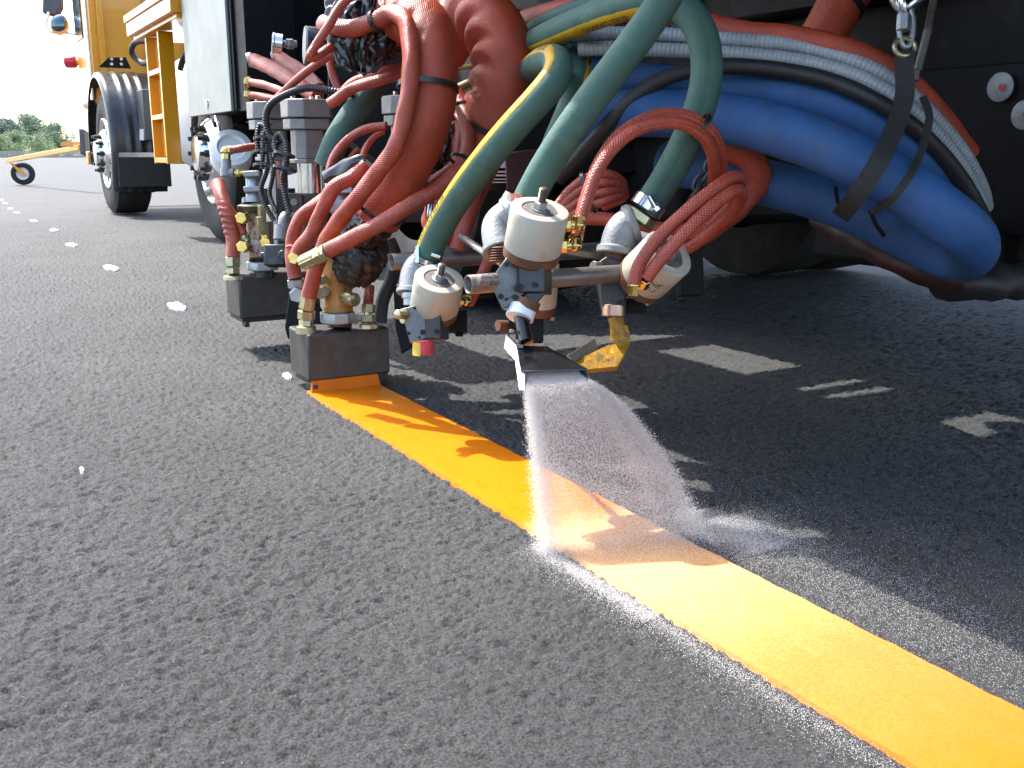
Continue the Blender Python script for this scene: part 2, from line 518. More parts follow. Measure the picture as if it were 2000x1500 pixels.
def asphalt_mat():
    m = bpy.data.materials.new('asphalt')
    m.use_nodes = True
    n, l = m.node_tree.nodes, m.node_tree.links
    b = n['Principled BSDF']
    tc = n.new('ShaderNodeTexCoord')

    def noise(sc, det=8, ro=0.6):
        q = n.new('ShaderNodeTexNoise')
        q.inputs['Scale'].default_value = sc; q.inputs['Detail'].default_value = det; q.inputs['Roughness'].default_value = ro
        l.new(tc.outputs['Object'], q.inputs['Vector'])
        return q
    a = noise(2.2)
    r1 = n.new('ShaderNodeValToRGB')
    r1.color_ramp.elements[0].position, r1.color_ramp.elements[1].position = 0.32, 0.7
    r1.color_ramp.elements[0].color = (0.053, 0.053, 0.0525, 1)
    r1.color_ramp.elements[1].color = (0.071, 0.071, 0.070, 1)
    l.new(a.outputs['Fac'], r1.inputs[0])
    f = noise(330, 4, 0.7)                              # grains of stone
    r2 = n.new('ShaderNodeValToRGB')
    r2.color_ramp.elements[0].position, r2.color_ramp.elements[1].position = 0.34, 0.70
    r2.color_ramp.elements[0].color = (0.32, 0.32, 0.32, 1)
    r2.color_ramp.elements[1].color = (1.85, 1.85, 1.85, 1)
    l.new(f.outputs['Fac'], r2.inputs[0])
    mx = n.new('ShaderNodeMixRGB'); mx.blend_type = 'MULTIPLY'; mx.inputs[0].default_value = 1
    l.new(r1.outputs[0], mx.inputs[1]); l.new(r2.outputs[0], mx.inputs[2])
    v = n.new('ShaderNodeTexVoronoi'); v.inputs['Scale'].default_value = 210
    l.new(tc.outputs['Object'], v.inputs['Vector'])
    sp = n.new('ShaderNodeSeparateColor')
    l.new(v.outputs['Color'], sp.inputs[0])
    r3 = n.new('ShaderNodeValToRGB')                    # a few pale mineral grains
    r3.color_ramp.elements[0].position, r3.color_ramp.elements[1].position = 0.975, 0.992
    l.new(sp.outputs[0], r3.inputs[0])
    dd = n.new('ShaderNodeMath'); dd.operation = 'LESS_THAN'; dd.inputs[1].default_value = 0.2
    l.new(v.outputs['Distance'], dd.inputs[0])
    mm = n.new('ShaderNodeMath'); mm.operation = 'MULTIPLY'
    l.new(r3.outputs[0], mm.inputs[0]); l.new(dd.outputs[0], mm.inputs[1])
    m2 = n.new('ShaderNodeMixRGB')
    m2.inputs[2].default_value = (0.20, 0.19, 0.17, 1)
    l.new(mm.outputs[0], m2.inputs[0]); l.new(mx.outputs[0], m2.inputs[1])
    l.new(m2.outputs[0], b.inputs['Base Color'])
    b.inputs['Roughness'].default_value = 0.75
    b.inputs['Specular IOR Level'].default_value = 0.2
    g2 = noise(240, 8, 0.75)
    bp = n.new('ShaderNodeBump'); bp.inputs['Strength'].default_value = 1.0; bp.inputs['Distance'].default_value = 0.006
    l.new(g2.outputs['Fac'], bp.inputs['Height']); l.new(bp.outputs[0], b.inputs['Normal'])
    return m


def build_road():
    def graded(a, b, s0, s1, lo, hi):            # finest between lo and hi, coarser away from it
        out, v = [], a
        while v < b:
            out.append(v)
            k = max(0, lo - v, v - hi)
            v += s0 + s1 * k
        return np.array(out)
    xs = graded(-3.2, 3.6, 0.0038, 0.009, -0.45, 1.15)
    ys = graded(0.25, 9.0, 0.0036, 0.0048, 0.0, 1.25)
    x0, y0 = xs[0], ys[0]
    gx, gy = np.meshgrid(xs, ys, indexing='ij')
    wx = gx + 0.004 * (value_noise(gx * 60 + 9, gy * 60, 3) - .5)
    wy = gy + 0.004 * (value_noise(gx * 60, gy * 60 + 5, 4) - .5)
    d1, h1 = pebbles(wx * 105 + 420, wy * 105 + 10, 11)
    d2, h2 = pebbles(wx * 185 + 730, wy * 185 + 20, 12)
    z = -0.0050 * np.clip(d1, 0, 1) - 0.0020 * np.clip(d2, 0, 1) - 0.0030 * (1 - h1) ** 2 - 0.0014 * h2
    pit = np.clip(value_noise(wx * 95, wy * 95, 21) * 0.55 + value_noise(wx * 170, wy * 170, 22) * 0.45 - 0.59, 0, 1)
    z -= 0.022 * pit
    z += 0.0022 * (value_noise(gx * 7, gy * 7, 5) - 0.5)
    z -= z.max()
    e = np.minimum(np.minimum(gx - x0, xs[-1] - gx), np.minimum(gy - y0, ys[-1] - gy))
    fade = np.clip(e / 0.6, 0, 1)
    z = z * fade - 0.0028 * (1 - fade)
    nx, ny = gx.shape
    V = np.stack([gx.ravel(), gy.ravel(), z.ravel()], 1)
    idx = np.arange(nx * ny).reshape(nx, ny)
    F = np.stack([idx[:-1, :-1].ravel(), idx[1:, :-1].ravel(), idx[1:, 1:].ravel(), idx[:-1, 1:].ravel()], 1)
    L = 1500.0
    zz = -0.0028
    ex = [-L, x0, xs[-1], L]
    ey = [-L, y0, ys[-1], L]
    k = len(V)
    V = np.vstack([V, [[a, b_, zz] for a in ex for b_ in ey]])
    F2 = [[k + i * 4 + j, k + (i + 1) * 4 + j, k + (i + 1) * 4 + j + 1, k + i * 4 + j + 1] for i in range(3) for j in range(3) if not (i == 1 and j == 1)]
    F = np.vstack([F, np.array(F2)])
    me = bpy.data.meshes.new('road')
    me.vertices.add(len(V)); me.vertices.foreach_set('co', V.astype(np.float32).ravel())
    me.loops.add(F.size); me.loops.foreach_set('vertex_index', F.astype(np.int32).ravel())
    me.polygons.add(len(F))
    me.polygons.foreach_set('loop_start', (np.arange(len(F)) * 4).astype(np.int32))
    me.polygons.foreach_set('loop_total', np.full(len(F), 4, np.int32))
    me.update(calc_edges=True); me.validate()
    me.polygons.foreach_set('use_smooth', [True] * len(F))
    me.materials.append(asphalt_mat())
    o = bpy.data.objects.new('road', me)
    COL.objects.link(o)
    return tag(o, 'dark grey fresh asphalt road surface', 'road', None, 'structure')


build_road()

# the far verge of grass at the edge of the tarmac
gm = mat('dry_grass', (0.22, 0.22, 0.13), 0.95, 0, 0.3, 0.3, 0, 200, 0.0)
g = MB(); g.bb(-400, 700, 150, 700, -0.2, 0.12); g.build('grass_verge', gm, kind='structure', label='pale grass verge along the far edge of the tarmac', cat='verge')

# the painted line
LX0, LX1 = 0.660, 0.818


def line_mat():
    m = bpy.data.materials.new('orange_line_paint')
    m.use_nodes = True
    n, l = m.node_tree.nodes, m.node_tree.links
    b = n['Principled BSDF']
    ge = n.new('ShaderNodeNewGeometry')
    sx = n.new('ShaderNodeSeparateXYZ')
    l.new(ge.outputs['Position'], sx.inputs[0])
    nz = n.new('ShaderNodeTexNoise'); nz.inputs['Scale'].default_value = 24; nz.inputs['Detail'].default_value = 10; nz.inputs['Roughness'].default_value = 0.7
    mp = n.new('ShaderNodeMapping'); mp.inputs['Scale'].default_value = (1.0, 0.35, 1)
    l.new(ge.outputs['Position'], mp.inputs[0]); l.new(mp.outputs[0], nz.inputs['Vector'])
    # glass beads lie on the paint only where the bead gun has passed; thickest where they have just landed
    rp = n.new('ShaderNodeValToRGB')
    els = rp.color_ramp.elements
    els[0].position, els[0].color = 0.0, (0.0,) * 3 + (1,)
    els[1].position, els[1].color = 0.2, (0.02,) * 3 + (1,)
    for p, c in ((0.32, 0.16), (0.43, 0.50), (0.485, 0.60), (0.53, 0.45), (0.56, 0.0)):
        e = els.new(p); e.color = (c, c, c, 1)
    yy = n.new('ShaderNodeMath'); yy.operation = 'MULTIPLY_ADD'; yy.inputs[1].default_value = 0.5; yy.inputs[2].default_value = 0.0
    l.new(sx.outputs[1], yy.inputs[0])
    wob = n.new('ShaderNodeMath'); wob.operation = 'MULTIPLY_ADD'; wob.inputs[1].default_value = 0.06; wob.inputs[2].default_value = -0.03
    l.new(nz.outputs['Fac'], wob.inputs[0])
    ya = n.new('ShaderNodeMath'); ya.operation = 'ADD'
    l.new(yy.outputs[0], ya.inputs[0]); l.new(wob.outputs[0], ya.inputs[1])
    l.new(ya.outputs[0], rp.inputs[0])
    fine = n.new('ShaderNodeTexNoise'); fine.inputs['Scale'].default_value = 420; fine.inputs['Detail'].default_value = 3
    l.new(ge.outputs['Position'], fine.inputs['Vector'])
    fr = n.new('ShaderNodeMapRange'); fr.inputs['From Min'].default_value = 0.3; fr.inputs['From Max'].default_value = 0.7
    fr.inputs['To Min'].default_value = 0.45; fr.inputs['To Max'].default_value = 1.45
    l.new(fine.outputs['Fac'], fr.inputs[0])
    cov = n.new('ShaderNodeMath'); cov.operation = 'MULTIPLY'; cov.use_clamp = True
    l.new(rp.outputs[0], cov.inputs[0]); l.new(fr.outputs[0], cov.inputs[1])
    base = n.new('ShaderNodeValToRGB')
    base.color_ramp.elements[0].position, base.color_ramp.elements[1].position = 0.3, 0.72
    base.color_ramp.elements[0].color = (0.56, 0.150, 0.003, 1)
    base.color_ramp.elements[1].color = (0.61, 0.178, 0.005, 1)
    l.new(nz.outputs['Fac'], base.inputs[0])
    hue_ramp = n.new('ShaderNodeMapRange')                  # yellow ahead, turning more orange towards the camera
    hue_ramp.inputs['From Min'].default_value = 1.0; hue_ramp.inputs['From Max'].default_value = 0.65
    l.new(sx.outputs[1], hue_ramp.inputs[0])
    mc = n.new('ShaderNodeMixRGB'); mc.inputs[2].default_value = (0.56, 0.120, 0.003, 1)
    l.new(hue_ramp.outputs[0], mc.inputs[0]); l.new(base.outputs[0], mc.inputs[1])
    mx = n.new('ShaderNodeMixRGB')
    mx.inputs[2].default_value = (0.70, 0.50, 0.27, 1)
    l.new(cov.outputs[0], mx.inputs[0]); l.new(mc.outputs[0], mx.inputs[1])
    l.new(mx.outputs[0], b.inputs['Base Color'])
    rr = n.new('ShaderNodeMapRange'); rr.inputs['To Min'].default_value = 0.3; rr.inputs['To Max'].default_value = 0.75
    l.new(rp.outputs[0], rr.inputs[0]); l.new(rr.outputs[0], b.inputs['Roughness'])
    b.inputs['Specular IOR Level'].default_value = 0.3
    n2 = n.new('ShaderNodeTexNoise'); n2.inputs['Scale'].default_value = 90; n2.inputs['Detail'].default_value = 5
    l.new(ge.outputs['Position'], n2.inputs['Vector'])
    bp = n.new('ShaderNodeBump'); bp.inputs['Strength'].default_value = 0.35; bp.inputs['Distance'].default_value = 0.003
    l.new(n2.outputs['Fac'], bp.inputs['Height']); l.new(bp.outputs[0], b.inputs['Normal'])
    return m


def build_line():
    mb = MB()
    ys = np.arange(-0.3, 2.03, 0.004)
    vs, fs = [], []
    nx = 12
    for j, y in enumerate(ys):
        wl = 0.0005 * fbm(y * 60, 1.3, 0.2) + 0.0005 * fbm(y * 230, 2.1, 0)
        wr = 0.0007 * fbm(y * 55, 7.3, 1.2) + 0.0005 * fbm(y * 210, 4.1, 0)
        xs = [LX0 + wl - 0.0025] + list(np.linspace(LX0 + wl, LX1 + wr, nx)) + [LX1 + wr + 0.0025]
        for i, x in enumerate(xs):
            z = -0.007 if i in (0, nx + 1) else 0.0016 + 0.0009 * fbm(x * 40, y * 40, 0.3)
            vs.append((x, y, z))
    W_ = nx + 2
    for j in range(len(ys) - 1):
        for i in range(W_ - 1):
            fs.append((j * W_ + i, j * W_ + i + 1, (j + 1) * W_ + i + 1, (j + 1) * W_ + i))
    mb.add(vs, fs)
    return mb.build('painted_line', line_mat(), label='fresh orange line laid along the asphalt behind the paint die', cat='painted line', smooth=60)


build_line()

# white layout dots painted along the road
dots = [(345, 598, 46, 18), (218, 523, 34, 13), (140, 478, 26, 8), (105, 449, 20, 6), (66, 431, 17, 5), (33, 415, 16, 4), (20, 407, 12, 3), (10, 397, 11, 3), (3, 390, 10, 3), (160, 917, 9, 9), (562, 734, 22, 14)]
dl = ['largest white paint dot on the road left of the rear die', 'second nearest white layout dot along the road', 'third white layout dot from the paint die',
      'fourth white layout dot from the paint die', 'fifth white layout dot from the paint die', 'sixth white layout dot from the paint die', 'seventh small white dot far along the road',
      'eighth small white dot far along the road', 'ninth and farthest white dot at the frame edge', 'tiny white speck alone on the asphalt near the camera', 'white paint smudge against the left side of the front die']
for (px, py, wd, hg), lb in zip(dots, dl):
    mb = MB()
    c = PZ(px, py, 0)
    ex = PZ(px + wd * .40, py + hg * .12, 0) - c
    ey = PZ(px, py - hg * .36, 0) - c
    n_ = 22
    ring = []
    for i in range(n_):
        t = 2 * math.pi * i / n_
        k = 1 + 0.45 * fbm(math.cos(t) * 3 + px, math.sin(t) * 3, py * .1)
        ring.append(np.array([*(c + ex * math.cos(t) * k + ey * math.sin(t) * k)[:2], -0.006]))
    mb.slab(ring, (0, 0, 0.0078))
    mb.build('paint_dot', WHITEPAINT, label=lb, cat='paint mark', group='white layout dots along the road')


# ------------------------------------------------------------------ hoses
def to3(pts):
    return [P(*p) for p in pts]


def wrinkle(amp=0.02, folds=0.0, inner=None, n=14, rib=0.0, pitch=0.0045, seed=0.0, where=None, taper=0.0):
    def f(u, L, th, p, N, B):
        r = 1 + amp * np.sin(3 * th + u * 37 + seed) * np.sin(u * 61 + seed * 2) + amp * 0.6 * np.sin(2 * th - u * 90 + seed)
        if rib:
            r = r + rib * np.sin(2 * math.pi * u / pitch)
        if folds and inner is not None:
            d = (np.cos(th)[:, None] * N + np.sin(th)[:, None] * B) @ unit(inner)
            k = np.clip(d, 0, 1) ** 0.8
            ph = (u * n + 0.35 * np.sin(th * 2 + seed)) % 1.0
            sh = np.where(ph < .7, np.sin(ph / .7 * math.pi) ** 0.7, -0.5)
            g_ = 1.0
            if where:
                g_ = math.exp(-((u / L - where[0]) / where[1]) ** 4)
            r = r + folds * k * sh * g_
        if taper:
            r = r * (1 - taper * u / L)
        return r
    return f


def hose(name, pts, dia, m, label, group, cat='hose', amp=0.02, parent=None, n0=None, seg=22, **kw):
    mb = MB()
    pts = to3(pts)
    sd = random.random() * 9
    rp = kw.get('rib', 0)
    step = dia * 0.17
    if kw.get('folds'):
        step = min(step, 1 / kw.get('n', 14) / 9)
    if rp:
        step = min(step, kw.get('pitch', 0.0045) / 8)
    fr = mb.tube(pts, dia / 2, step, seg, n0, rfun=wrinkle(amp, seed=sd, **kw))
    o = mb.build(name, m, parent, None if parent else label, None if parent else cat, None if parent else group, smooth=70)
    return o, fr


GR = 'red sleeved hoses around the paint guns'


def red(pts, wpx, label, d=None, m=None, **kw):
    """a thin red hose; wpx = its width in the photograph"""
    dm = pts[len(pts) // 2][2]
    return hose('red_hose', pts, wpx * dm / FPX, m or REDK, label, GR, 'hose', kw.pop('amp', 0.05), **kw)


def at(fr, frac):
    path, u, (T, N, B) = fr
    i = int(np.clip(frac, 0, 1) * (len(path) - 1))
    return path[i], T[i], N[i], B[i]


def strip(fr, rad, f0, f1, a0, a1, lift, m, name, parent, n=8):
    """a stripe lying on a hose between two angles of its frame"""
    path, u, (T, N, B) = fr
    i0, i1 = int(f0 * (len(path) - 1)), int(f1 * (len(path) - 1))
    mb = MB()
    vs, fs = [], []
    for i in range(i0, i1 + 1):
        for j in range(n + 1):
            a = a0 + (a1 - a0) * j / n
            r = rad + lift * (0.0 if j in (0, n) else 1)
            vs.append(path[i] + (N[i] * math.cos(a) + B[i] * math.sin(a)) * r)
    for i in range(i1 - i0):
        for j in range(n):
            k = i * (n + 1) + j
            fs.append((k, k + 1, k + n + 2, k + n + 1))
    mb.add(vs, fs)
    for q in range(len(vs)):
        mb.uv[q] = (u[i0 + q // (n + 1)], (q % (n + 1)) * 0.002)
    return mb.build(name, m, parent, smooth=80)


def lettering(fr, rad, f0, ang, text, size, lift, m, parent, flip=1):
    cu = bpy.data.curves.new('letters', 'FONT')
    cu.body = text
    cu.size = size
    cu.offset = size * 0.02
    cu.resolution_u = 3
    to = bpy.data.objects.new('letters', cu)
    COL.objects.link(to)
    bpy.context.view_layer.update()
    me = to.evaluated_get(bpy.context.evaluated_depsgraph_get()).to_mesh()
    vv = [tuple(v.co) for v in me.vertices]
    ff = [tuple(p.vertices) for p in me.polygons]
    bpy.data.objects.remove(to)
    bpy.data.curves.remove(cu)
    path, u, (T, N, B) = fr
    s0 = f0 * u[-1]
    mb = MB()
    vs = []
    for (x, y, z) in vv:
        s = s0 + x * flip
        i = int(np.clip(np.searchsorted(u, s) - 1, 0, len(u) - 2))
        k = (s - u[i]) / (u[i + 1] - u[i])
        p = path[i] * (1 - k) + path[i + 1] * k
        nn = unit(N[i] * (1 - k) + N[i + 1] * k)
        b_ = unit(B[i] * (1 - k) + B[i + 1] * k)
        a = ang + flip * (y - size * .36) / rad
        vs.append(p + (nn * math.cos(a) + b_ * math.sin(a)) * (rad + lift))
    mb.add(vs, ff)
    return mb.build('lettering', m, parent, smooth=0)


TIES = 'black cable ties on the hoses'


def tie(fr, frac, rx, ry, width, label, off=(0, 0, 0), ux=None, head=True, tilt=None):
    c, T, N, B = at(fr, frac)
    c = c + np.asarray(off)
    axis = unit(T + (np.asarray(tilt) if tilt is not None else 0))
    ux = N if ux is None else ux
    mb = MB()
    mb.band(c, axis, ux, rx, ry, width, 0.0014)
    if head:
        u_ = np.asarray(ux, float); u_ = unit(u_ - axis * (u_ @ axis))
        v_ = np.cross(axis, u_)
        sgn = -1 if (v_ @ RT) > 0 else 1
        mb.box(c + v_ * sgn * (ry + 0.002), (width * 1.4, 0.005, width * 1.3), (axis, v_, u_))
    return mb.build('cable_tie', TIE, label=label, cat='cable tie', group=TIES, smooth=50)


# --- two fat red hoses
o1, fLR1 = hose('red_hose', [(716, 70, 2.10), (742, 56, 2.04), (770, 38, 1.96), (800, 30, 1.90), (832, 55, 1.87), (842, 120, 1.86), (840, 190, 1.86), (822, 260, 1.88), (788, 335, 1.93), (745, 408, 1.99), (735, 425, 2.0)],
                0.099, RED, 'fat red insulated hose arching down to the orange-laying die', 'fat red insulated hoses', 'hose', 0.012, seg=48, folds=0.17, inner=-RT - 0.3 * UP, n=26, where=(0.2, 0.24))
o2, fLR2 = hose('red_hose', [(862, 95, 2.10), (890, 52, 2.06), (935, 28, 2.00), (970, 60, 1.96), (985, 115, 1.95), (977, 180, 1.96), (947, 260, 2.00), (905, 350, 2.08), (872, 440, 2.20)],
                0.114, RED, 'fat red insulated hose behind the green hoses', 'fat red insulated hoses', 'hose', 0.012, seg=48, folds=0.19, inner=-RT - 0.25 * UP, n=19, where=(0.36, 0.24))
tie(fLR2, 0.58, 0.0615, 0.0615, 0.012, 'black cable tie around the fat red hose behind the green hoses')
# companion that rides on the first fat hose
_, fA = red([(632, 46, 1.93), (650, 52, 1.90), (690, 55, 1.88), (730, 42, 1.86), (765, 26, 1.84), (792, 42, 1.815), (802, 100, 1.80), (800, 170, 1.80), (790, 230, 1.81), (772, 290, 1.83), (735, 340, 1.87), (700, 385, 1.90), (667, 425, 1.97), (636, 473, 2.03), (616, 525, 2.07), (603, 580, 2.09)], 35,
            'long red hose strapped along the near fat red hose', amp=0.05)
tie(fLR1, 0.585, 0.058, 0.0555, 0.010, 'widest black cable tie, binding a thin hose to the near fat red hose', off=-RT * .004 - FWD * 0.006, ux=FWD)
tie(fLR1, 0.955, 0.054, 0.058, 0.009, 'black cable tie at the lower end of the near fat red hose', off=-RT * .008 - FWD * 0.006, ux=FWD)
tie(fA, 0.155, 0.019, 0.019, 0.008, 'black cable tie on the thin red hose crossing the black plastic')

# --- thin red hoses, left
_, fB = red([(715, 320, 2.02), (690, 345, 2.02), (656, 363, 2.02), (636, 395, 2.03), (622, 430, 2.05), (603, 465, 2.08), (584, 487, 2.10), (576, 505, 2.12)], 29, 'red hose running out of a black wrap toward a brass nut')
_, fC = red([(640, 385, 2.12), (612, 405, 2.13), (588, 424, 2.14), (573, 460, 2.15), (570, 500, 2.15), (577, 545, 2.15)], 27, 'red hose bent down beside the front die, with a collar', amp=0.05)
_, fD = red([(890, 180, 1.98), (908, 225, 1.96), (915, 275, 1.94), (905, 320, 1.92), (862, 365, 1.90), (800, 402, 1.88), (740, 438, 1.88), (692, 463, 1.90), (642, 489, 1.93)], 31, 'red hose slanting left to the large brass coupling', amp=0.03)
_, fD2 = red([(880, 190, 2.02), (895, 220, 2.0), (902, 270, 1.98), (890, 320, 1.98), (855, 350, 1.98), (810, 372, 1.99)], 25, 'red hose paired beside the slanting hose behind the fat red hose')
tie(fD, 0.10, 0.022, 0.034, 0.007, 'black cable tie holding two thin red hoses between the fat ones', off=-RT * 0.010, ux=FWD)
tie(fD, 0.33, 0.018, 0.026, 0.007, 'black cable tie left of the striped green hose', off=-RT * 0.004, ux=FWD)
red([(740, -190, 1.95), (722, -80, 1.90), (692, -16, 1.86), (665, 12, 1.86), (640, 53, 1.86), (615, 92, 1.87), (604, 112, 1.87), (616, 112, 1.88), (640, 96, 1.90), (675, 76, 1.95)], 18, 'thin red hose kinked into a sharp V below the black plastic', amp=0.01)
red([(700, 85, 2.1), (667, 96, 2.1), (645, 108, 2.1), (590, 147, 2.14), (535, 198, 2.2)], 16, 'thin straight red hose slanting down behind the grey motor', amp=0.01)
red([(655, 100, 2.14), (645, 118, 2.14), (650, 145, 2.14), (660, 172, 2.14), (670, 190, 2.14)], 15, 'short thin red hose hanging under the black plastic')
red([(495, 117, 2.7), (533, 135, 2.6), (587, 168, 2.5), (620, 190, 2.45)], 29, 'thick red hose end, upper of the bunch beside the cabinet')
red([(541, 110, 2.75), (570, 128, 2.7), (600, 148, 2.65), (625, 175, 2.6)], 27, 'second thick red hose end, behind the upper one')
red([(486, 160, 2.6), (520, 167, 2.55), (560, 182, 2.5)], 15, 'thin red hose with brass tip, third in the bunch beside the cabinet')
red([(486, 185, 2.6), (520, 190, 2.55), (560, 200, 2.5)], 15, 'lowest thin red hose with brass tip beside the cabinet')
red([(644, 203, 2.05), (690, 172, 2.03), (745, 156, 2.0), (790, 142, 2.0)], 22, 'red hose passing behind the near fat hose, front of two')
red([(655, 200, 2.09), (690, 162, 2.07), (735, 145, 2.05), (790, 128, 2.05)], 20, 'red hose passing behind the near fat hose, rear of two')
red([(640, 346, 2.1), (652, 307, 2.1), (683, 270, 2.08), (718, 251, 2.06), (755, 246, 2.05)], 17, 'thin red hose arching from the black wrap behind the fat hose')
red([(706, 322, 2.06), (713, 292, 2.06), (730, 268, 2.06), (750, 255, 2.06)], 13, 'thin red hose arching just inside the larger arch')
red([(668, 345, 2.14), (678, 318, 2.14), (690, 300, 2.14), (700, 290, 2.14)], 10, 'thinnest red hose behind the twin arches')
red([(934, 366, 1.95), (922, 400, 1.92), (907, 440, 1.90), (893, 488, 1.90)], 30, 'red hose dropping behind the striped green hose to the pipe')
red([(958, 500, 1.86), (945, 530, 1.84), (930, 565, 1.82), (916, 590, 1.80)], 23, 'short red hose ending in a brass elbow on the lower gun', amp=0.02)
red([(722, 560, 2.16), (720, 580, 2.15), (719, 598, 2.14)], 20, 'short dark red hose stub on the right of the front die')
# left hose of the rear die
_, fR = hose('red_hose', [(424, 357, 2.56), (432, 382, 2.54), (442, 412, 2.53), (450, 440, 2.53), (455, 470, 2.53), (455, 503, 2.53)], 0.036, REDK, 'wrinkled red hose standing on the rear die', GR, 'hose', 0.03,
             folds=0.16, inner=-RT - FWD, n=62, where=(0.55, 0.2))
red([(446, 405, 2.54), (460, 425, 2.54), (470, 445, 2.54), (476, 458, 2.54)], 18, 'short red branch beside the wrinkled hose')
red([(448, 294, 2.56), (470, 290, 2.57), (505, 285, 2.6)], 15, 'short red hose from the brass elbow over the rear die')

# --- top red hose, grey conduits, black hose
_, fTop = hose('red_hose', [(990, 52, 2.16), (1050, 32, 2.02), (1120, 17, 1.90), (1200, 18, 1.80), (1290, 28, 1.76), (1370, 45, 1.74), (1440, 63, 1.72), (1560, 76, 1.68), (1670, 104, 1.65), (1760, 152, 1.66), (1830, 222, 1.70), (1890, 300, 1.76)],
               0.041, RED, 'long red hose along the top of the hose bundle', 'hoses of the slung bundle', 'hose', 0.02, folds=0.02, inner=UP, n=40)
_, fTop2 = hose('red_hose', [(1120, 44, 1.84), (1180, 36, 1.82), (1250, 38, 1.80), (1320, 52, 1.78)], 0.03, REDK, 'dark red hose end under the top hose', GR, 'hose')
tie(fTop, 0.055, 0.0225, 0.0225, 0.007, 'black cable tie on the top red hose near the green hoses')
_, fG1 = hose('grey_conduit', [(1120, 66, 1.76), (1200, 66, 1.75), (1300, 68, 1.73), (1430, 78, 1.70), (1570, 92, 1.67), (1680, 124, 1.64), (1760, 170, 1.64), (1830, 236, 1.67), (1885, 305, 1.71), (1918, 370, 1.76), (1926, 405, 1.8)], 0.025, GREYH,
              'upper grey ribbed conduit of the slung bundle', 'hoses of the slung bundle', 'conduit', 0.0, rib=0.035, pitch=0.0078)
_, fG2 = hose('grey_conduit', [(1130, 96, 1.74), (1200, 94, 1.73), (1300, 98, 1.72), (1430, 105, 1.69), (1570, 121, 1.66), (1680, 152, 1.63), (1760, 198, 1.62), (1830, 263, 1.65), (1885, 335, 1.70), (1915, 395, 1.75)], 0.025, GREYH,
              'lower grey ribbed conduit of the slung bundle', 'hoses of the slung bundle', 'conduit', 0.0, rib=0.035, pitch=0.0078)
_, fBk = hose('black_hose', [(1090, 350, 1.80), (1140, 295, 1.76), (1190, 240, 1.72), (1240, 190, 1.70), (1310, 148, 1.68), (1400, 130, 1.67), (1500, 134, 1.66), (1620, 158, 1.63), (1720, 203, 1.61), (1800, 262, 1.62), (1870, 340, 1.66), (1912, 410, 1.70), (1928, 450, 1.74)], 0.027, BLACKH,
              'black rubber hose between the grey conduits and the blue hoses', 'hoses of the slung bundle', 'hose', 0.015)
# --- blue hoses
GB = 'blue hoses slung under the truck'
_, fBA = hose('blue_hose', [(1160, 150, 1.80), (1260, 160, 1.77), (1380, 170, 1.75), (1480, 178, 1.72), (1600, 198, 1.68), (1700, 238, 1.66), (1790, 300, 1.67), (1855, 365, 1.72), (1880, 420, 1.80), (1870, 470, 1.9)], 0.068, BLUE, 'upper blue hose under the grey conduits', GB, 'hose', 0.008, seg=36)
_, fBB = hose('blue_hose', [(1110, 250, 1.80), (1220, 222, 1.74), (1330, 222, 1.70), (1440, 236, 1.66), (1560, 268, 1.61), (1680, 318, 1.57), (1790, 382, 1.54), (1860, 432, 1.54), (1896, 468, 1.58), (1893, 498, 1.66), (1850, 498, 1.72), (1790, 470, 1.74), (1690, 420, 1.76), (1600, 385, 1.79), (1500, 358, 1.83), (1400, 335, 1.88), (1300, 318, 1.95)], 0.083, BLUE,
              'thick blue hose doubling back at the end of the bundle', GB, 'hose', 0.008, seg=40)
_, fRD = hose('red_hose', [(1600, 420, 1.98), (1690, 476, 1.86), (1780, 520, 1.79), (1850, 545, 1.79), (1920, 545, 1.83)], 0.05, mat('dark_red_sleeve', (0.030, 0.006, 0.005), 0.5, 0, 0.3, 30, 0.4, 120), 'dark red hose lowest in the slung bundle', 'hoses of the slung bundle', 'hose', 0.05)
mb = MB()
mb.tube(to3([(1830, 548, 1.84), (1900, 552, 1.80), (1980, 548, 1.84), (2060, 530, 1.95)]), 0.034, rfun=wrinkle(0.12, seed=2.0))
for k in range(7):
    p = P(1838 + k * 9, 556 + 4 * math.sin(k), 1.83)
    mb.tube([p, p + np.array([0.002 * (k % 3), 0, -0.008]), p + np.array([0.006 * math.sin(k * 2), 0, -0.014 - 0.006 * (k % 4)])], 0.0008, seg=5)
mb.build('cable_wrap', BLACKH, label='frayed black wrapped cable below the end of the blue hoses', cat='cable', smooth=60)
_, fTR = hose('red_hose', [(1720, -190, 2.0), (1705, -100, 2.0), (1660, -20, 2.0), (1632, 25, 2.0), (1600, 85, 2.0), (1580, 130, 2.0)], 0.092, RED, 'fat red hose hanging from the black truck body', 'fat red insulated hoses', 'hose', 0.02, seg=36)
tie(fTR, 0.62, 0.048, 0.048, 0.013, 'black cable tie on the fat red hose under the truck body')
# red sleeved pieces behind the chain
hose('red_hose', [(1360, 250, 1.84), (1420, 285, 1.80), (1470, 315, 1.79), (1478, 350, 1.80), (1440, 400, 1.80), (1390, 440, 1.80), (1330, 470, 1.84)], 0.05, RED, 'wide red sleeve bent behind the small hose loops', GR, 'hose', 0.05, seg=28)
hose('red_hose', [(1130, 425, 1.9), (1180, 428, 1.87), (1240, 435, 1.84), (1310, 450, 1.82), (1380, 445, 1.8)], 0.026, RED, 'red hose lying level behind the right elbow', GR, 'hose', 0.03)

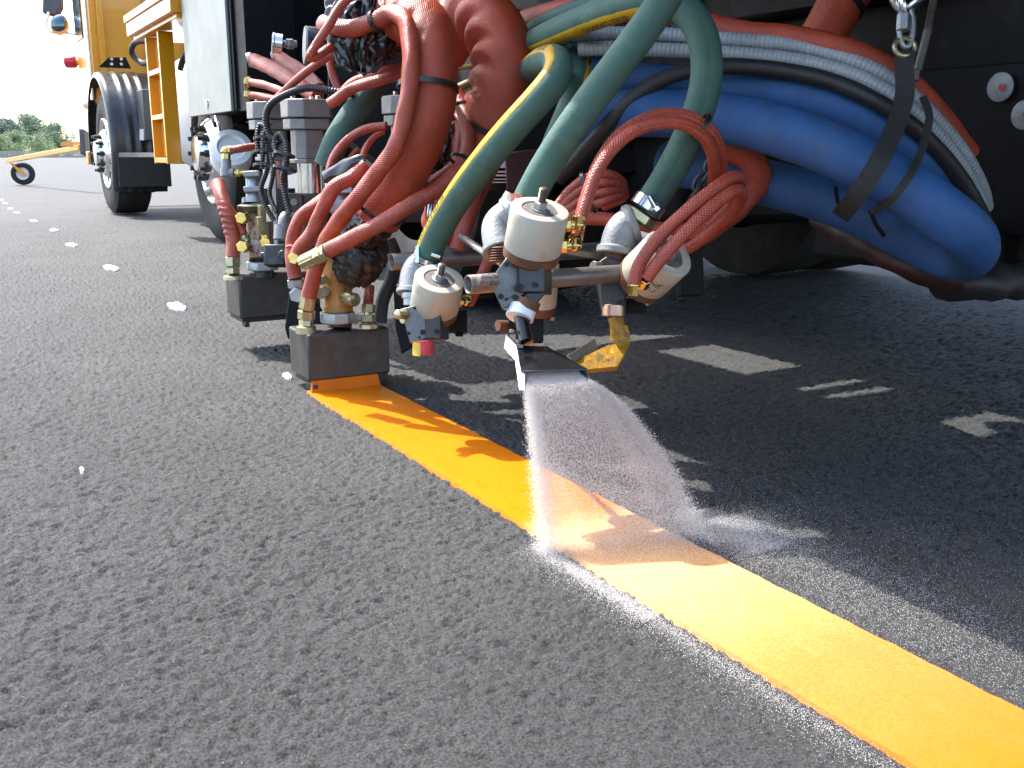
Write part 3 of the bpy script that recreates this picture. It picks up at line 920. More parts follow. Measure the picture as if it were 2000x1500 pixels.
# --- green hoses
GGR = 'green rubber hoses feeding the bead guns'
GD = 0.046
oG1, fg1 = hose('green_hose', [(990, 185, 2.14), (1028, 146, 1.98), (1062, 120, 1.76), (1088, 121, 1.63), (1086, 152, 1.585), (1052, 195, 1.59), (1000, 252, 1.61), (950, 312, 1.65), (905, 372, 1.70), (868, 430, 1.75), (843, 480, 1.79), (832, 512, 1.81)], GD * 1.07, GREEN,
                'green hose with yellow stripe curving down to the lower left gun', GGR, 'hose', 0.006, n0=-FWD - 0.4 * UP, seg=32)


def dir_angle(fr, frac, vec):
    c, T, N, B = at(fr, frac)
    v = np.asarray(vec, float)
    return math.atan2(v @ B, v @ N)


def side_dir(fr, frac, toward=1.0, side=1.0):
    """direction on the hose that points partly to the viewer's left (side=1) and partly to the viewer"""
    c, T, N, B = at(fr, frac)
    view = unit(CAM - c); view = unit(view - T * (view @ T))
    lat = np.cross(T, view)
    if lat @ RT > 0: lat = -lat
    return unit(view * toward + lat * side)


a1 = dir_angle(fg1, 0.8, side_dir(fg1, 0.8, 0.42, 1.0))
strip(fg1, GD * .535, 0.03, 0.995, a1 - 0.40, a1 + 0.40, 0.0008, YSTRIPE, 'stripe', oG1)
lettering(fg1, GD * .535, 0.985, a1, 'UNISOURCE SERIES', 0.0155, 0.0013, GLET, oG1, -1)
lettering(fg1, GD * .535, 0.50, a1, 'UNISOURCE', 0.0155, 0.0013, GLET, oG1, -1)
oG2, fg2 = hose('green_hose', [(1060, 80, 2.20), (1108, 88, 2.02), (1132, 120, 1.84), (1130, 165, 1.75), (1108, 225, 1.68), (1085, 280, 1.70), (1060, 350, 1.74)], GD * .98, GREEN, 'green hose second from the left, behind the striped one', GGR, 'hose', 0.006, n0=-FWD, seg=30)
a2 = dir_angle(fg2, 0.5, side_dir(fg2, 0.5, 0.3, -1.0))
strip(fg2, GD * .49, 0.2, 0.97, a2 - 0.4, a2 + 0.4, 0.0008, YSTRIPE, 'stripe', oG2)
oG5, fg5 = hose('green_hose', [(950, 135, 2.30), (1000, 104, 2.14), (1050, 78, 1.92), (1110, 51, 1.72), (1170, 26, 1.60), (1225, 8, 1.53), (1280, -2, 1.49), (1330, 12, 1.48), (1366, 55, 1.47), (1380, 115, 1.47), (1375, 180, 1.47), (1352, 250, 1.48), (1318, 320, 1.50), (1285, 375, 1.52), (1262, 408, 1.53)], GD * 1.03, GREEN,
                'green hose arching across the top to the right gun, yellow stripe underneath', GGR, 'hose', 0.006, n0=-FWD, seg=32)
fl5 = min((np.hypot(1000 + FPX * ((p_ - CAM) @ RT) / ((p_ - CAM) @ FWD) - 1185, 750 - FPX * ((p_ - CAM) @ UP) / ((p_ - CAM) @ FWD) - 22), i_) for i_, p_ in enumerate(fg5[0]))[1] / (len(fg5[0]) - 1)
cc, TT, NN, BB = at(fg5, fl5)
vw = unit(CAM - cc); vw = unit(vw - TT * (vw @ TT)); dn = np.cross(TT, vw)
if dn @ UP > 0: dn = -dn
a5 = dir_angle(fg5, fl5, unit(vw * 0.85 + dn))
strip(fg5, GD * .515, 0.02, fl5 + 0.10, a5 - 0.60, a5 + 0.60, 0.0008, YSTRIPE, 'stripe', oG5)
sgn = 1 if (at(fg5, fl5)[1] @ RT) > 0 else -1
lettering(fg5, GD * .515, fl5 - 0.050, a5, 'UNISOURCE SERIES', 0.0150, 0.0013, GLET, oG5, sgn)
oG3, fg3 = hose('green_hose', [(1352, -260, 1.40), (1350, -150, 1.37), (1332, -65, 1.36), (1308, -20, 1.365), (1284, 20, 1.37), (1245, 75, 1.38), (1190, 148, 1.395), (1135, 222, 1.41), (1085, 295, 1.43), (1048, 358, 1.45), (1022, 410, 1.47)], GD, GREEN, 'nearest green hose running down to the centre gun', GGR, 'hose', 0.006, n0=FWD, seg=32)
hose('green_hose', [(740, 150, 2.16), (715, 190, 2.15), (682, 235, 2.15), (655, 280, 2.15), (638, 325, 2.16)], 0.056, GREEN, 'dark green hose in the shade behind the grey motor', GGR, 'hose', 0.006, seg=26)
hose('green_hose', [(1010, 72, 2.15), (1060, 46, 1.98), (1110, 25, 1.82), (1170, 3, 1.75)], 0.034, GREEN, 'thin green hose above the arching green hose', GGR, 'hose', 0.006)
YH = hose_mat('olive_yellow_hose', (0.20, 0.13, 0.015), 0.5, 0.2, 0.1, 0.003, [((0.05, 0.04, 0.02), 20, 0.58, 0.12)], 0.4, 0.2)
hose('yellow_hose', [(840, 190, 2.3), (880, 178, 2.28), (915, 163, 2.26), (960, 140, 2.24)], 0.02, YH, 'olive yellow hose crossing the gap between the fat red hoses', 'hoses behind the fat red hoses', 'hose')
hose('yellow_hose', [(850, 128, 2.36), (890, 132, 2.34), (930, 128, 2.32)], 0.012, YH, 'thin olive yellow hose above the thicker one in the gap', 'hoses behind the fat red hoses', 'hose')
hose('black_hose', [(640, 300, 2.3), (655, 330, 2.28), (648, 372, 2.26), (660, 420, 2.24)], 0.016, BLACKH, 'thin black hose hanging beside the chrome sleeve', 'hoses behind the fat red hoses', 'hose')
hose('black_hose', [(760, 470, 2.2), (772, 500, 2.2), (765, 545, 2.2), (748, 585, 2.2), (742, 630, 2.2)], 0.03, BLACKH, 'thick black hose curving down right of the front die', 'hoses behind the fat red hoses', 'hose')
mb = MB(); mb.cyl(P(840, 384, 1.95), P(839, 425, 1.95), .008, bev=.001); mb.build('steel_rod', BRIGHT, label='short upright steel rod left of the striped green hose', cat='rod')
# --- loops of small red hose on the right guns
red([(1134, 432, 1.37), (1143, 400, 1.37), (1162, 345, 1.37), (1192, 295, 1.375), (1235, 258, 1.38), (1290, 240, 1.39), (1345, 246, 1.40), (1382, 278, 1.42), (1394, 318, 1.45), (1392, 360, 1.50)], 25, 'red hose loop rising from the centre gun, inner of two', amp=0.02)
_, fq = red([(1126, 470, 1.385), (1135, 420, 1.385), (1152, 362, 1.385), (1180, 300, 1.40), (1222, 254, 1.41), (1280, 226, 1.42), (1340, 226, 1.43), (1388, 256, 1.44), (1408, 302, 1.47), (1405, 360, 1.52)], 24, 'red hose loop rising from the centre gun, outer of two', amp=0.02)
tie(fq, 0.72, 0.022, 0.0135, 0.007, 'black cable tie holding the twin red loop', off=-np.asarray(UP) * 0.006 - RT * 0.004 - FWD * .006, ux=UP)
red([(1238, 556, 1.40), (1246, 524, 1.40), (1268, 486, 1.40), (1312, 438, 1.40), (1360, 396, 1.40), (1404, 362, 1.41), (1432, 346, 1.43), (1446, 356, 1.47), (1430, 400, 1.53), (1390, 440, 1.58)], 26, 'left red hose looping off the tilted gun', amp=0.02)
red([(1262, 545, 1.40), (1278, 522, 1.395), (1305, 490, 1.39), (1350, 442, 1.39), (1394, 400, 1.40), (1430, 374, 1.415), (1448, 376, 1.45), (1444, 396, 1.49), (1415, 432, 1.54), (1370, 468, 1.58), (1320, 500, 1.6)], 26, 'right red hose looping off the tilted gun', amp=0.02)
# coil of thin red hoses behind
for k, (dy, lab) in enumerate(((0, 'top strand of the small red coil'), (18, 'second strand of the small red coil'), (38, 'third strand of the small red coil'), (58, 'lowest strand of the small red coil'))):
    _, fcoil = red([(1088, 402 + dy * .7, 1.66), (1115, 370 + dy * .9, 1.65), (1150, 346 + dy, 1.64), (1185, 340 + dy * .9, 1.63), (1212 + k * 2, 352 + dy * .5, 1.65), (1212, 372 + dy * .3, 1.70), (1180, 386 + dy * .3, 1.74)], 19, lab + ' behind the nearest green hose', amp=0.02)
    if k == 1:
        tie(fcoil, 0.30, 0.018, 0.034, 0.006, 'black cable tie around the small red coil', ux=FWD, off=-UP * 0.010, head=False)

# --- corrugated black cable
GC = 'black corrugated wire looms'
for pts, wp, lb in (([(690, 184, 2.12), (650, 178, 2.12), (600, 172, 2.14), (556, 186, 2.16), (528, 205, 2.18), (520, 230, 2.2), (527, 262, 2.21), (545, 280, 2.2)], 14, 'thick black loom sweeping over the grey motors'),
                    ([(505, 300, 2.34), (503, 262, 2.34), (508, 244, 2.34), (520, 252, 2.33), (524, 290, 2.33), (522, 330, 2.34), (510, 370, 2.36), (518, 400, 2.36), (535, 430, 2.36)], 10, 'left loop of corrugated loom between the motors'),
                    ([(512, 330, 2.32), (514, 290, 2.32), (516, 262, 2.32), (527, 240, 2.31)], 9, 'straight corrugated loom between the motors'),
                    ([(540, 300, 2.2), (538, 272, 2.2), (546, 262, 2.19), (558, 278, 2.18), (560, 315, 2.18), (552, 350, 2.2), (558, 385, 2.2), (566, 415, 2.2)], 11, 'right loop of corrugated loom beside the front motor'),
                    ([(530, 300, 2.3), (533, 340, 2.3), (527, 380, 2.31), (540, 415, 2.3)], 9, 'lower corrugated loom behind the flat bar')):
    hose('wire_loom', pts, wp * pts[0][2] / FPX, CORR, lb, GC, 'cable', 0.0, rib=0.10, pitch=0.006, seg=14)
for (px, py, d, wd, lb) in ((517, 270, 2.31, 36, 'upper tie on the wire looms'), (518, 296, 2.31, 40, 'second tie on the wire looms'), (517, 322, 2.31, 38, 'third tie on the wire looms'), (556, 302, 2.17, 40, 'slanting tie on the right wire loom'), (556, 330, 2.17, 44, 'lower slanting tie on the right wire loom')):
    mb = MB()
    c = P(px, py, d)
    mb.band(c, UP + (0.25 * RT if px > 540 else 0), RT, wd / 2 * d / FPX, 0.016, 0.006, 0.0014)
    mb.box(c - RT * wd / 2 * d / FPX, (0.008, 0.008, 0.008))
    mb.build('cable_tie', TIE, label='black ' + lb, cat='cable tie', group=TIES)
# ties that bind the slung bundle
for (fr, fc, lb) in ((fTop, 0.47, 'left of two black ties across the top of the slung bundle'), (fTop, 0.495, 'right of two black ties across the top of the slung bundle')):
    c, T, N, B = at(fr, fc)
    mb = MB()
    mb.band(c - UP * 0.022 + FWD * 0.01, unit(T + 0.55 * UP), UP, 0.047, 0.032, 0.010, 0.0014)
    mb.build('cable_tie', TIE, label=lb, cat='cable tie', group=TIES)


# --- strap, chain and spring that carry the bundle
def ribbon(pts, width, thick, m, side=None):
    mb = MB()
    path, u = catmull(to3(pts), 0.006)
    T, N, B = frames(path)
    vs, fs = [], []
    for i in range(len(path)):
        view = unit(CAM - path[i])
        n_ = unit(view - T[i] * (view @ T[i]))
        s_ = np.cross(T[i], n_)
        for (a, b_) in ((-.5, 0), (.5, 0), (.5, 1), (-.5, 1)):
            vs.append(path[i] + s_ * a * width - n_ * b_ * thick)
    for i in range(len(path) - 1):
        for k in range(4):
            l_ = (k + 1) % 4
            fs.append((i * 4 + k, i * 4 + l_, i * 4 + 4 + l_, i * 4 + 4 + k))
    fs += [(3, 2, 1, 0), tuple(len(vs) - 4 + k for k in range(4))]
    mb.add(vs, fs)
    return mb


ribbon([(1768, 98, 1.56), (1766, 130, 1.555), (1768, 175, 1.55), (1760, 215, 1.535), (1745, 255, 1.51), (1722, 305, 1.47), (1697, 348, 1.468), (1672, 385, 1.49), (1650, 412, 1.54), (1640, 425, 1.60)], 0.029, 0.002, STRAP).build('strap', STRAP, label='wide black webbing strap hanging from the chain round the hoses', cat='strap')
ribbon([(1802, 188, 1.60), (1815, 225, 1.565), (1810, 260, 1.545), (1795, 305, 1.515), (1772, 350, 1.475), (1745, 385, 1.48), (1715, 408, 1.53), (1700, 412, 1.58)], 0.012, 0.002, STRAP).build('strap', STRAP, label='narrow black strap round the hoses, right of the wide strap', cat='strap')
ribbon([(1700, 412, 1.58), (1712, 440, 1.62), (1728, 462, 1.66)], 0.007, 0.0015, STRAP).build('cable_tie', TIE, label='loose black tie end hanging under the blue hoses', cat='cable tie', group=TIES)
ribbon([(1632, 365, 1.6), (1638, 400, 1.64), (1655, 425, 1.68)], 0.006, 0.0015, STRAP).build('cable_tie', TIE, label='thin black tie on the lower blue hose left of the strap', cat='cable tie', group=TIES)


def link(c, ax_long, ax_side, L, W, r, seg=28):
    mb = MB()
    a, b_ = unit(ax_long), unit(ax_side)
    pts = []
    for i in range(seg + 1):
        t = 2 * math.pi * i / seg
        pts.append(c + a * math.cos(t) * L / 2 + b_ * math.sin(t) * W / 2)
    mb.tube(pts, r, seg=10, step=L / 14, caps=False)
    return mb


ch = thing('lifting_chain', P(1772, 100, 1.57), 'bright steel chain and snap hook above the wide strap', 'chain')
link(P(1775, 5, 1.57), UP, RT * .7 + FWD * .7, 0.055, 0.045, 0.0065).build('link', BRIGHT, ch)
link(P(1792, 2, 1.57), RT * .8 + UP * .6, FWD, 0.055, 0.04, 0.0065).build('link', BRIGHT, ch)
link(P(1768, -12, 1.57), UP, RT, 0.05, 0.04, 0.0065).build('link', BRIGHT, ch)
mb = MB(); mb.hexn(P(1766, 28, 1.555), P(1764, 60, 1.555), 0.0105); mb.build('sleeve_nut', GALV, ch)
link(P(1770, 52, 1.56), UP, RT, 0.066, 0.022, 0.0045).build('snap_hook', GALV, ch)
link(P(1767, 92, 1.56), UP, RT, 0.028, 0.032, 0.004).build('ring', ZINC, ch)
sp = MB()
a_, b_ = P(1826, -10, 1.6), P(1812, 62, 1.6)
n_turn = 22
ax_ = unit(b_ - a_); u_, v_ = perp(ax_)
sp.tube([a_ + (b_ - a_) * i / (n_turn * 8) + (u_ * math.cos(i * math.pi / 4) + v_ * math.sin(i * math.pi / 4)) * 0.0058 for i in range(n_turn * 8 + 1)], 0.0011, 0.0022, 6)
sp.tube(to3([(1812, 60, 1.6), (1803, 95, 1.6), (1792, 138, 1.6)]), 0.007, seg=10)
sp.tube(to3([(1792, 134, 1.6), (1788, 158, 1.6)]), 0.005, seg=8)
sp.build('spring', STEEL, label='thin coil spring hanging beside the chain', cat='spring')
for j, (px, py, aa) in enumerate(((1392, 322, 0), (1383, 340, 1), (1370, 358, 0), (1357, 378, 1))):
    if j == 0:
        ch2 = thing('dark_chain', P(1375, 380, 1.58), 'short dark chain behind the twin red loop', 'chain')
    link(P(px, py, 1.58), RT * .55 + UP * .8, (FWD if aa else RT * .8 - UP * .55), 0.032, 0.02, 0.0038).build('link', BLOCK, ch2)


# ------------------------------------------------------------------ fittings
def elbow(mb, p0, p1, p2, r, collar=1.18):
    mb.tube([p0, p0 * .6 + p1 * .4, p1 * .72 + (p0 + p2) * .14, p2 * .6 + p1 * .4, p2], r, r * .2, 28)
    for a, b_ in ((p0, p1), (p2, p1)):
        dv = unit(b_ - a)
        mb.lathe(a - dv * r * .05, dv, [(0, r * collar * .93), (r * .08, r * collar), (r * .38, r * collar), (r * .5, r * 1.02)], 28)


def brass_elbow(p_in, p_out, parent, r=0.0075, m=BRASS, name='brass_elbow'):
    """level arm first, then up to the hose"""
    mb = MB()
    c = np.array([*p_out[:2], 0.0]); c[2] = p_in[2]
    c = p_in + (p_out - p_in) @ unit(RT) * unit(RT)
    mb.cyl(p_in, c, r * .72)
    mb.hexn(p_in + (c - p_in) * .12, p_in + (c - p_in) * .5, r * 1.12)
    mb.ell(c, (RT * r * 1.02, UP * r * 1.02, FWD * r * 1.02), 16, 10)
    mb.cyl(c, p_out, r * .95)
    mb.hexn(c + (p_out - c) * .5, p_out + (p_out - c) * .15, r * 1.22)
    return mb.build(name, m, parent, smooth=40)


def bead_gun(origin, axis, r, h, label, side=None, text=False):
    """pneumatic gun: cream cylinder, recessed cap with nut and stud, rusted base ring, neck"""
    t = thing('bead_gun', origin, label, 'bead gun', 'bead guns hanging on the cross pipes')
    a = unit(axis); o = np.asarray(origin, float)
    mb = MB()
    mb.lathe(o, a, [(0, r * .97), (0.002, r), (h - 0.002, r), (h - 0.0005, r * .985), (h, r * .96), (h, r * .64), (h - 0.003, r * .62)], 56)
    cy = mb.build('cylinder', CREAM, t, smooth=40)
    mb = MB()
    mb.lathe(o + a * (h - 0.0028), a, [(0, r * .615), (0.0012, r * .615), (0.0016, r * .5)], 40)
    mb.build('cap', mat('dark_cap', (0.13, 0.11, 0.10), 0.6, 0.2, 0.3, 90, 0.4, 500), t)
    mb = MB()
    mb.lathe(o + a * (h - 0.001), a, [(0, r * .31), (0.0018, r * .31), (0.002, r * .28)], 28)
    mb.hexn(o + a * (h + 0.0006), o + a * (h + 0.011), r * .235)
    mb.build('nut', GALV, t)
    mb = MB()
    prof = []
    for k in range(26):
        prof.append((h + 0.011 + k * 0.0007, r * (.145 if k % 2 else .125)))
    mb.lathe(o, a, [(h, r * .13)] + prof + [(h + 0.030, r * .11)], 18)
    mb.build('stud', STEEL, t, smooth=50)
    mb = MB()
    mb.lathe(o - a * 0.015, a, [(0, r * .93), (0.003, r * .99), (0.0148, r * 1.0)], 56)
    mb.build('base_ring', RUST, t)
    mb = MB()
    for ang in (0.6, 2.7, 4.8):
        u, v = perp(a)
        q = o + (u * math.cos(ang) + v * math.sin(ang)) * r * .86 - a * 0.015
        mb.cyl(q, q - a * 0.006, 0.0042, seg=12)
    mb.build('ring_bolt', GALV, t)
    mb = MB()
    mb.cyl(o - a * 0.014, o - a * 0.034, r * .40)
    mb.build('neck', STEEL, t)
    return t


AXG = unit(0.16 * RT + 0.93 * ZU - 0.34 * HEAD)
AXL = unit(0.20 * RT + 0.88 * ZU - 0.44 * HEAD)

# ---- centre gun
gc = bead_gun(P(1040, 486, 1.372), AXG, 0.0400, 0.060, 'centre bead gun in cream, spraying beads from a black spreader')
D0 = 1.352
mb = MB(); mb.slab([P(x, y, D0 + (x - 960) * 0.0002) for x, y in ((957, 547), (990, 501), (1008, 506), (1026, 533), (1024, 574), (981, 606), (968, 577))], FWD * 0.009 + RT * 0.003)
plate = mb.build('side_plate', PLATE, gc, bevel=0.0012)
mb = MB()
for (x, y, rr_) in ((991, 516, .0032), (1015, 561, .005), (979, 579, .0036), (1007, 579, .003), (991, 584, .002)):
    mb.cyl(P(x, y, D0 - 0.0012 + (x - 960) * 0.0002), P(x, y, D0 + 0.001), rr_, seg=16)
mb.build('hole', mat('bolt_hole', (0.004, 0.004, 0.004), 0.7), plate)
mb = MB()
mb.box(P(1046, 548, 1.375), (0.036, 0.05, 0.036), (RT * .96 - FWD * .25, FWD + RT * .25, UP))
mb.slab([P(1026, 572, 1.36), (P(1066, 570, 1.36)), P(1044, 598, 1.36), P(1030, 598, 1.36)], FWD * 0.03)
bl = mb.build('block', BLOCK, gc, bevel=0.0015)
mb = MB(); mb.cyl(P(1044, 556, 1.346), P(1044, 556, 1.36), 0.0036, seg=14); mb.build('hole', MATS['bolt_hole'], bl)
mb = MB(); mb.cyl(P(935, 547, 1.325), P(968, 547, 1.335), 0.0078, bev=0.001); mb.cyl(P(957, 547, 1.33), P(968, 547, 1.335), 0.0095); mb.build('pin', STEEL, gc)
mb = MB(); mb.cyl(P(1030, 585, 1.37), P(1024, 602, 1.37), 0.0195); mb.build('swivel', RUST, gc)
mb = MB(); mb.lathe(P(1014, 622, 1.365), unit(P(1022, 596, 1.372) - P(1014, 622, 1.365)), [(0, .0185), (.001, .0195), (.016, .0195), (.017, .0185)], 36); mb.build('collar', WHITEC, gc)
mb = MB(); mb.cyl(P(1018, 616, 1.368), P(1028, 668, 1.352), 0.0105); mb.build('feed_tube', BLACKP, gc)
# spreader: hollow wedge that flares to the outlet
A0, A1, A2, A3 = P(1008, 674, 1.362), P(1068, 676, 1.352), P(1147, 719, 1.288), P(1015, 725, 1.284)
mb = MB(); mb.slab([A0, A1, A2, A3], -UP * 0.003); mb.slab([A0 - UP * .030 + FWD * .004, A1 - UP * .030 + FWD * .004, A2 - UP * .021 + FWD * .03, A3 - UP * .021 + FWD * .03], -UP * 0.002)
spr = mb.build('spreader', BLACKP, gc, bevel=0.0006)
mb = MB(); mb.slab([P(988, 652, 1.366), P(1008, 673, 1.362), P(1018, 727, 1.282), P(1025, 731, 1.281), P(1025, 762, 1.283), P(1014, 762, 1.285), P(1006, 704, 1.31), P(984, 680, 1.366)], RT * 0.0025 + FWD * 0.004)
mb.build('side_wall', mat('sunlit_wall_grey', (0.35, 0.36, 0.37), 0.35, 0.7, 0.25, 60), gc, bevel=0.0005)  # left wall paler than the right: its sunlit look put into the colour
mb = MB(); mb.slab([A1, A2, P(1151, 746, 1.29), P(1072, 704, 1.352)], -RT * 0.0025); mb.build('side_wall', BLACKP, gc, bevel=0.0005)
mb = MB()
for x, y in ((1000, 650), (1013, 670), (1017, 680), (1068, 677)):
    mb.hexn(P(x, y, 1.352), P(x, y - 7, 1.352), 0.0038)
mb.build('bolt', STEEL, gc)
mb = MB()
elbow(mb, P(1000, 418, 1.46), P(965, 435, 1.46), P(978, 492, 1.44), 0.023)
mb.build('elbow', CAST, gc)
mb = MB()
for k in range(6):
    mb.lathe(P(979, 488 + k * 5, 1.43), UP, [(0, .0175), (.0012, .0185), (.0024, .0175)], 26)
mb.build('thread', RUST, gc)
mb = MB(); mb.band(P(1012, 398, 1.46), unit(P(1040, 360, 1.45) - P(1008, 412, 1.46)), RT, .0245, .0245, .014, .0015); mb.box(P(1005, 385, 1.44), (.02, .012, .01)); mb.build('hose_clamp', BRIGHT, oG3)
mb = MB(); brass_elbow(P(1100, 440, 1.365), P(1131, 423, 1.362), gc, .0085); brass_elbow(P(1092, 480, 1.372), P(1124, 463, 1.376), gc, .0085)

# ---- lower left gun
gl = bead_gun(P(848, 600, 1.771), AXL, 0.0438, 0.0625, 'left bead gun in cream with a red and yellow tip')
D1 = 1.736
mb = MB(); mb.slab([P(x, y, D1) for x, y in ((781, 604), (812, 596), (831, 617), (831, 661), (801, 671), (789, 628))], FWD * 0.010)
pl2 = mb.build('side_plate', PLATE, gl, bevel=0.0012)
mb = MB()
for (x, y, rr_) in ((810, 602, .0026), (826, 649, .0048), (799, 651, .003), (819, 659, .0022)):
    mb.cyl(P(x, y, D1 - 0.001), P(x, y, D1 + 0.001), rr_, seg=16)
mb.build('hole', MATS['bolt_hole'], pl2)
mb = MB(); mb.box(P(850, 640, 1.758), (0.036, 0.05, 0.041), (RT * .96 - FWD * .25, FWD + RT * .25, UP)); bl = mb.build('block', BLOCK, gl, bevel=0.0015)
mb = MB(); mb.cyl(P(852, 647, 1.725), P(852, 647, 1.741), 0.004, seg=14); mb.build('hole', MATS['bolt_hole'], bl)
mb = MB(); mb.box(P(891, 628, 1.866), (0.04, 0.05, 0.04), (RT, FWD, UP)); mb.box(P(897, 653, 1.866), (0.014, 0.02, 0.008), (RT, FWD, UP)); mb.build('rear_block', CHASSIS, gl, bevel=0.0015)
mb = MB(); mb.cyl(P(775, 614, 1.720), P(793, 614, 1.736), 0.0085, bev=.001); mb.cyl(P(786, 625, 1.736), P(795, 625, 1.747), 0.006); mb.build('pin', ZINC, gl)
mb = MB(); mb.lathe(P(827, 693, 1.741), UP, [(0, .0168), (.0015, .0184), (.0228, .0184), (.0243, .0173)], 36); mb.build('tip', REDCAP, gl)
mb = MB()
c_ = P(827, 692, 1.741)
vv_, ff_ = [], []
for i in range(11):
    t_ = math.pi * (1.02 + 0.42 * i / 10)
    for zz_ in (0.0, 0.0238):
        vv_.append(c_ + (RT * math.cos(t_) + HEAD * math.sin(t_)) * 0.0190 + UP * zz_)
ff_ = [(2 * i, 2 * i + 2, 2 * i + 3, 2 * i + 1) for i in range(10)]
mb.add(vv_, ff_)
mb.build('tip_paint', YCAP, gl)
mb = MB(); elbow(mb, P(830, 508, 1.807), P(806, 520, 1.807), P(801, 574, 1.796), 0.0215); mb.build('elbow', CAST, gl)
mb = MB(); mb.lathe(P(802, 596, 1.790), UP, [(0, .013), (.012, .013), (.0125, .016), (.022, .016)], 26); mb.build('thread', GALV, gl)
mb = MB(); mb.band(P(836, 500, 1.801), at(fg1, 0.97)[1], RT, .0268, .0268, .015, .0015); mb.band(P(834, 508, 1.801), at(fg1, 0.97)[1], RT, .0274, .0274, .004, .0015)
mb.cyl(P(843, 496, 1.774), P(860, 502, 1.774), 0.0045); mb.box(P(815, 497, 1.779), (.006, .006, .03), (RT, FWD, UP)); mb.build('hose_clamp', BRIGHT, oG1)
brass_elbow(P(893, 590, 1.769), P(913, 582, 1.790), gl, 0.0078)

# ---- tilted right gun
AXR = unit(-0.74 * FWD + 0.48 * RT + 0.47 * UP)
gr = bead_gun(P(1257, 541, 1.50), AXR, 0.0405, 0.064, 'right bead gun tipped on its side with a yellow caked nozzle')
mb = MB(); mb.slab([P(x, y, 1.505) for x, y in ((1165, 514), (1185, 500), (1222, 512), (1228, 560), (1216, 604), (1178, 600), (1172, 560))], FWD * 0.05); blr = mb.build('block', BLOCK, gr, bevel=0.002)
mb = MB()
for x, y, rr_ in ((1213, 592, .006), (1201, 598, .0025), (1206, 530, .003)):
    mb.cyl(P(x, y, 1.503), P(x, y, 1.507), rr_, seg=16)
mb.build('hole', MATS['bolt_hole'], blr)
mb = MB(); mb.box(P(1240, 598, 1.56), (0.03, 0.05, 0.02), (RT, FWD, UP)); mb.build('foot', CHASSIS, gr, bevel=.0015)
mb = MB(); mb.cyl(P(1158, 520, 1.495), P(1172, 522, 1.505), 0.0082, bev=.001); mb.build('pin', STEEL, gr)
mb = MB(); mb.lathe(P(1197, 619, 1.515), UP + .05 * RT, [(0, .0165), (.001, .0178), (.017, .0178), (.018, .0165)], 36); mb.build('collar', mat('copper_ring', (0.36, 0.22, 0.16), 0.3, 0.9, 0.2, 40), gr)
mb = MB(); mb.tube(to3([(1200, 618, 1.52), (1206, 640, 1.52), (1212, 664, 1.52)]), 0.0125, rfun=wrinkle(0.18, seed=1.0)); mb.slab([P(1206, 634, 1.51), P(1226, 634, 1.515), P(1233, 662, 1.515), P(1210, 668, 1.51)], FWD * .018); mb.build('nozzle_neck', YCAKE, gr, bevel=.001)
mb = MB(); mb.slab([P(1190, 672, 1.50), P(1232, 664, 1.515), P(1222, 688, 1.50), P(1207, 716, 1.48), P(1144, 722, 1.455), P(1118, 706, 1.47), P(1170, 686, 1.50)], -UP * .006 + FWD * .012); mb.build('nozzle_fan', YCAKE, gr, bevel=.001)
mb = MB(); mb.slab([P(1107, 694, 1.465), P(1162, 660, 1.51), P(1169, 683, 1.505), P(1120, 706, 1.46)], FWD * .004 - UP * .002); mb.build('nozzle_flange', mat('caked_flange', (0.12, 0.11, 0.10), 0.4, 0.5, 0.2, 40, 0.4, 200, 0.5, [((0.45, 0.25, 0.02), 60, 0.6, 0.05)]), gr, bevel=.0006)
mb = MB(); elbow(mb, P(1238, 436, 1.53), P(1212, 446, 1.53), P(1203, 497, 1.53), 0.0265); mb.build('elbow', CAST, gr)
mb = MB(); mb.lathe(P(1203, 516, 1.53), UP, [(0, .02), (.012, .0205), (.018, .02)], 28); mb.build('thread', RUST, gr)
ta = unit(P(1270, 395, 1.525) - P(1240, 438, 1.53))
mb = MB(); mb.hexn(P(1243, 433, 1.53), P(1243, 433, 1.53) + ta * .016, 0.0265); mb.build('hose_nut', ZINC, gr)
mb = MB(); mb.band(P(1266, 401, 1.525), ta, RT, .0250, .0250, .017, .0018); mb.cyl(P(1268, 383, 1.495), P(1283, 408, 1.495), .004); mb.hexn(P(1281, 405, 1.495), P(1286, 412, 1.495), .007); mb.build('hose_clamp', BRIGHT, oG5)
mb = MB(); mb.hexn(P(1236, 578, 1.405), P(1238, 556, 1.402), 0.0082); mb.lathe(P(1238, 561, 1.402), UP, [(0, .0092), (.002, .0098), (.004, .0092)], 20); mb.hexn(P(1255, 560, 1.42), P(1262, 546, 1.405), 0.0082); mb.build('brass_elbow', BRASS, gr)

mb = MB()
_o, _u = P(1257, 541, 1.50), unit(np.cross(AXR, RT))
_d0 = unit(-UP * .8 - FWD * .6); _d0 = unit(_d0 - AXR * (_d0 @ AXR)); _e0 = np.cross(AXR, _d0)


def on_gun(t, ang): return _o + AXR * t + (_d0 * math.cos(ang) + _e0 * math.sin(ang)) * 0.0409


for st in (((.030, -.30), (.036, -.24), (.030, -.16), (.036, -.08)), ((.028, -.06), (.038, .02)), ((.028, .10), (.034, .04), (.038, .16)), ((.018, -.26), (.024, -.2), (.018, -.1)), ((.016, 0.0), (.024, .08))):
    mb.tube([on_gun(*q) for q in st], 0.0006, 0.001, 6)
mb.build('marking', TIE, gr)

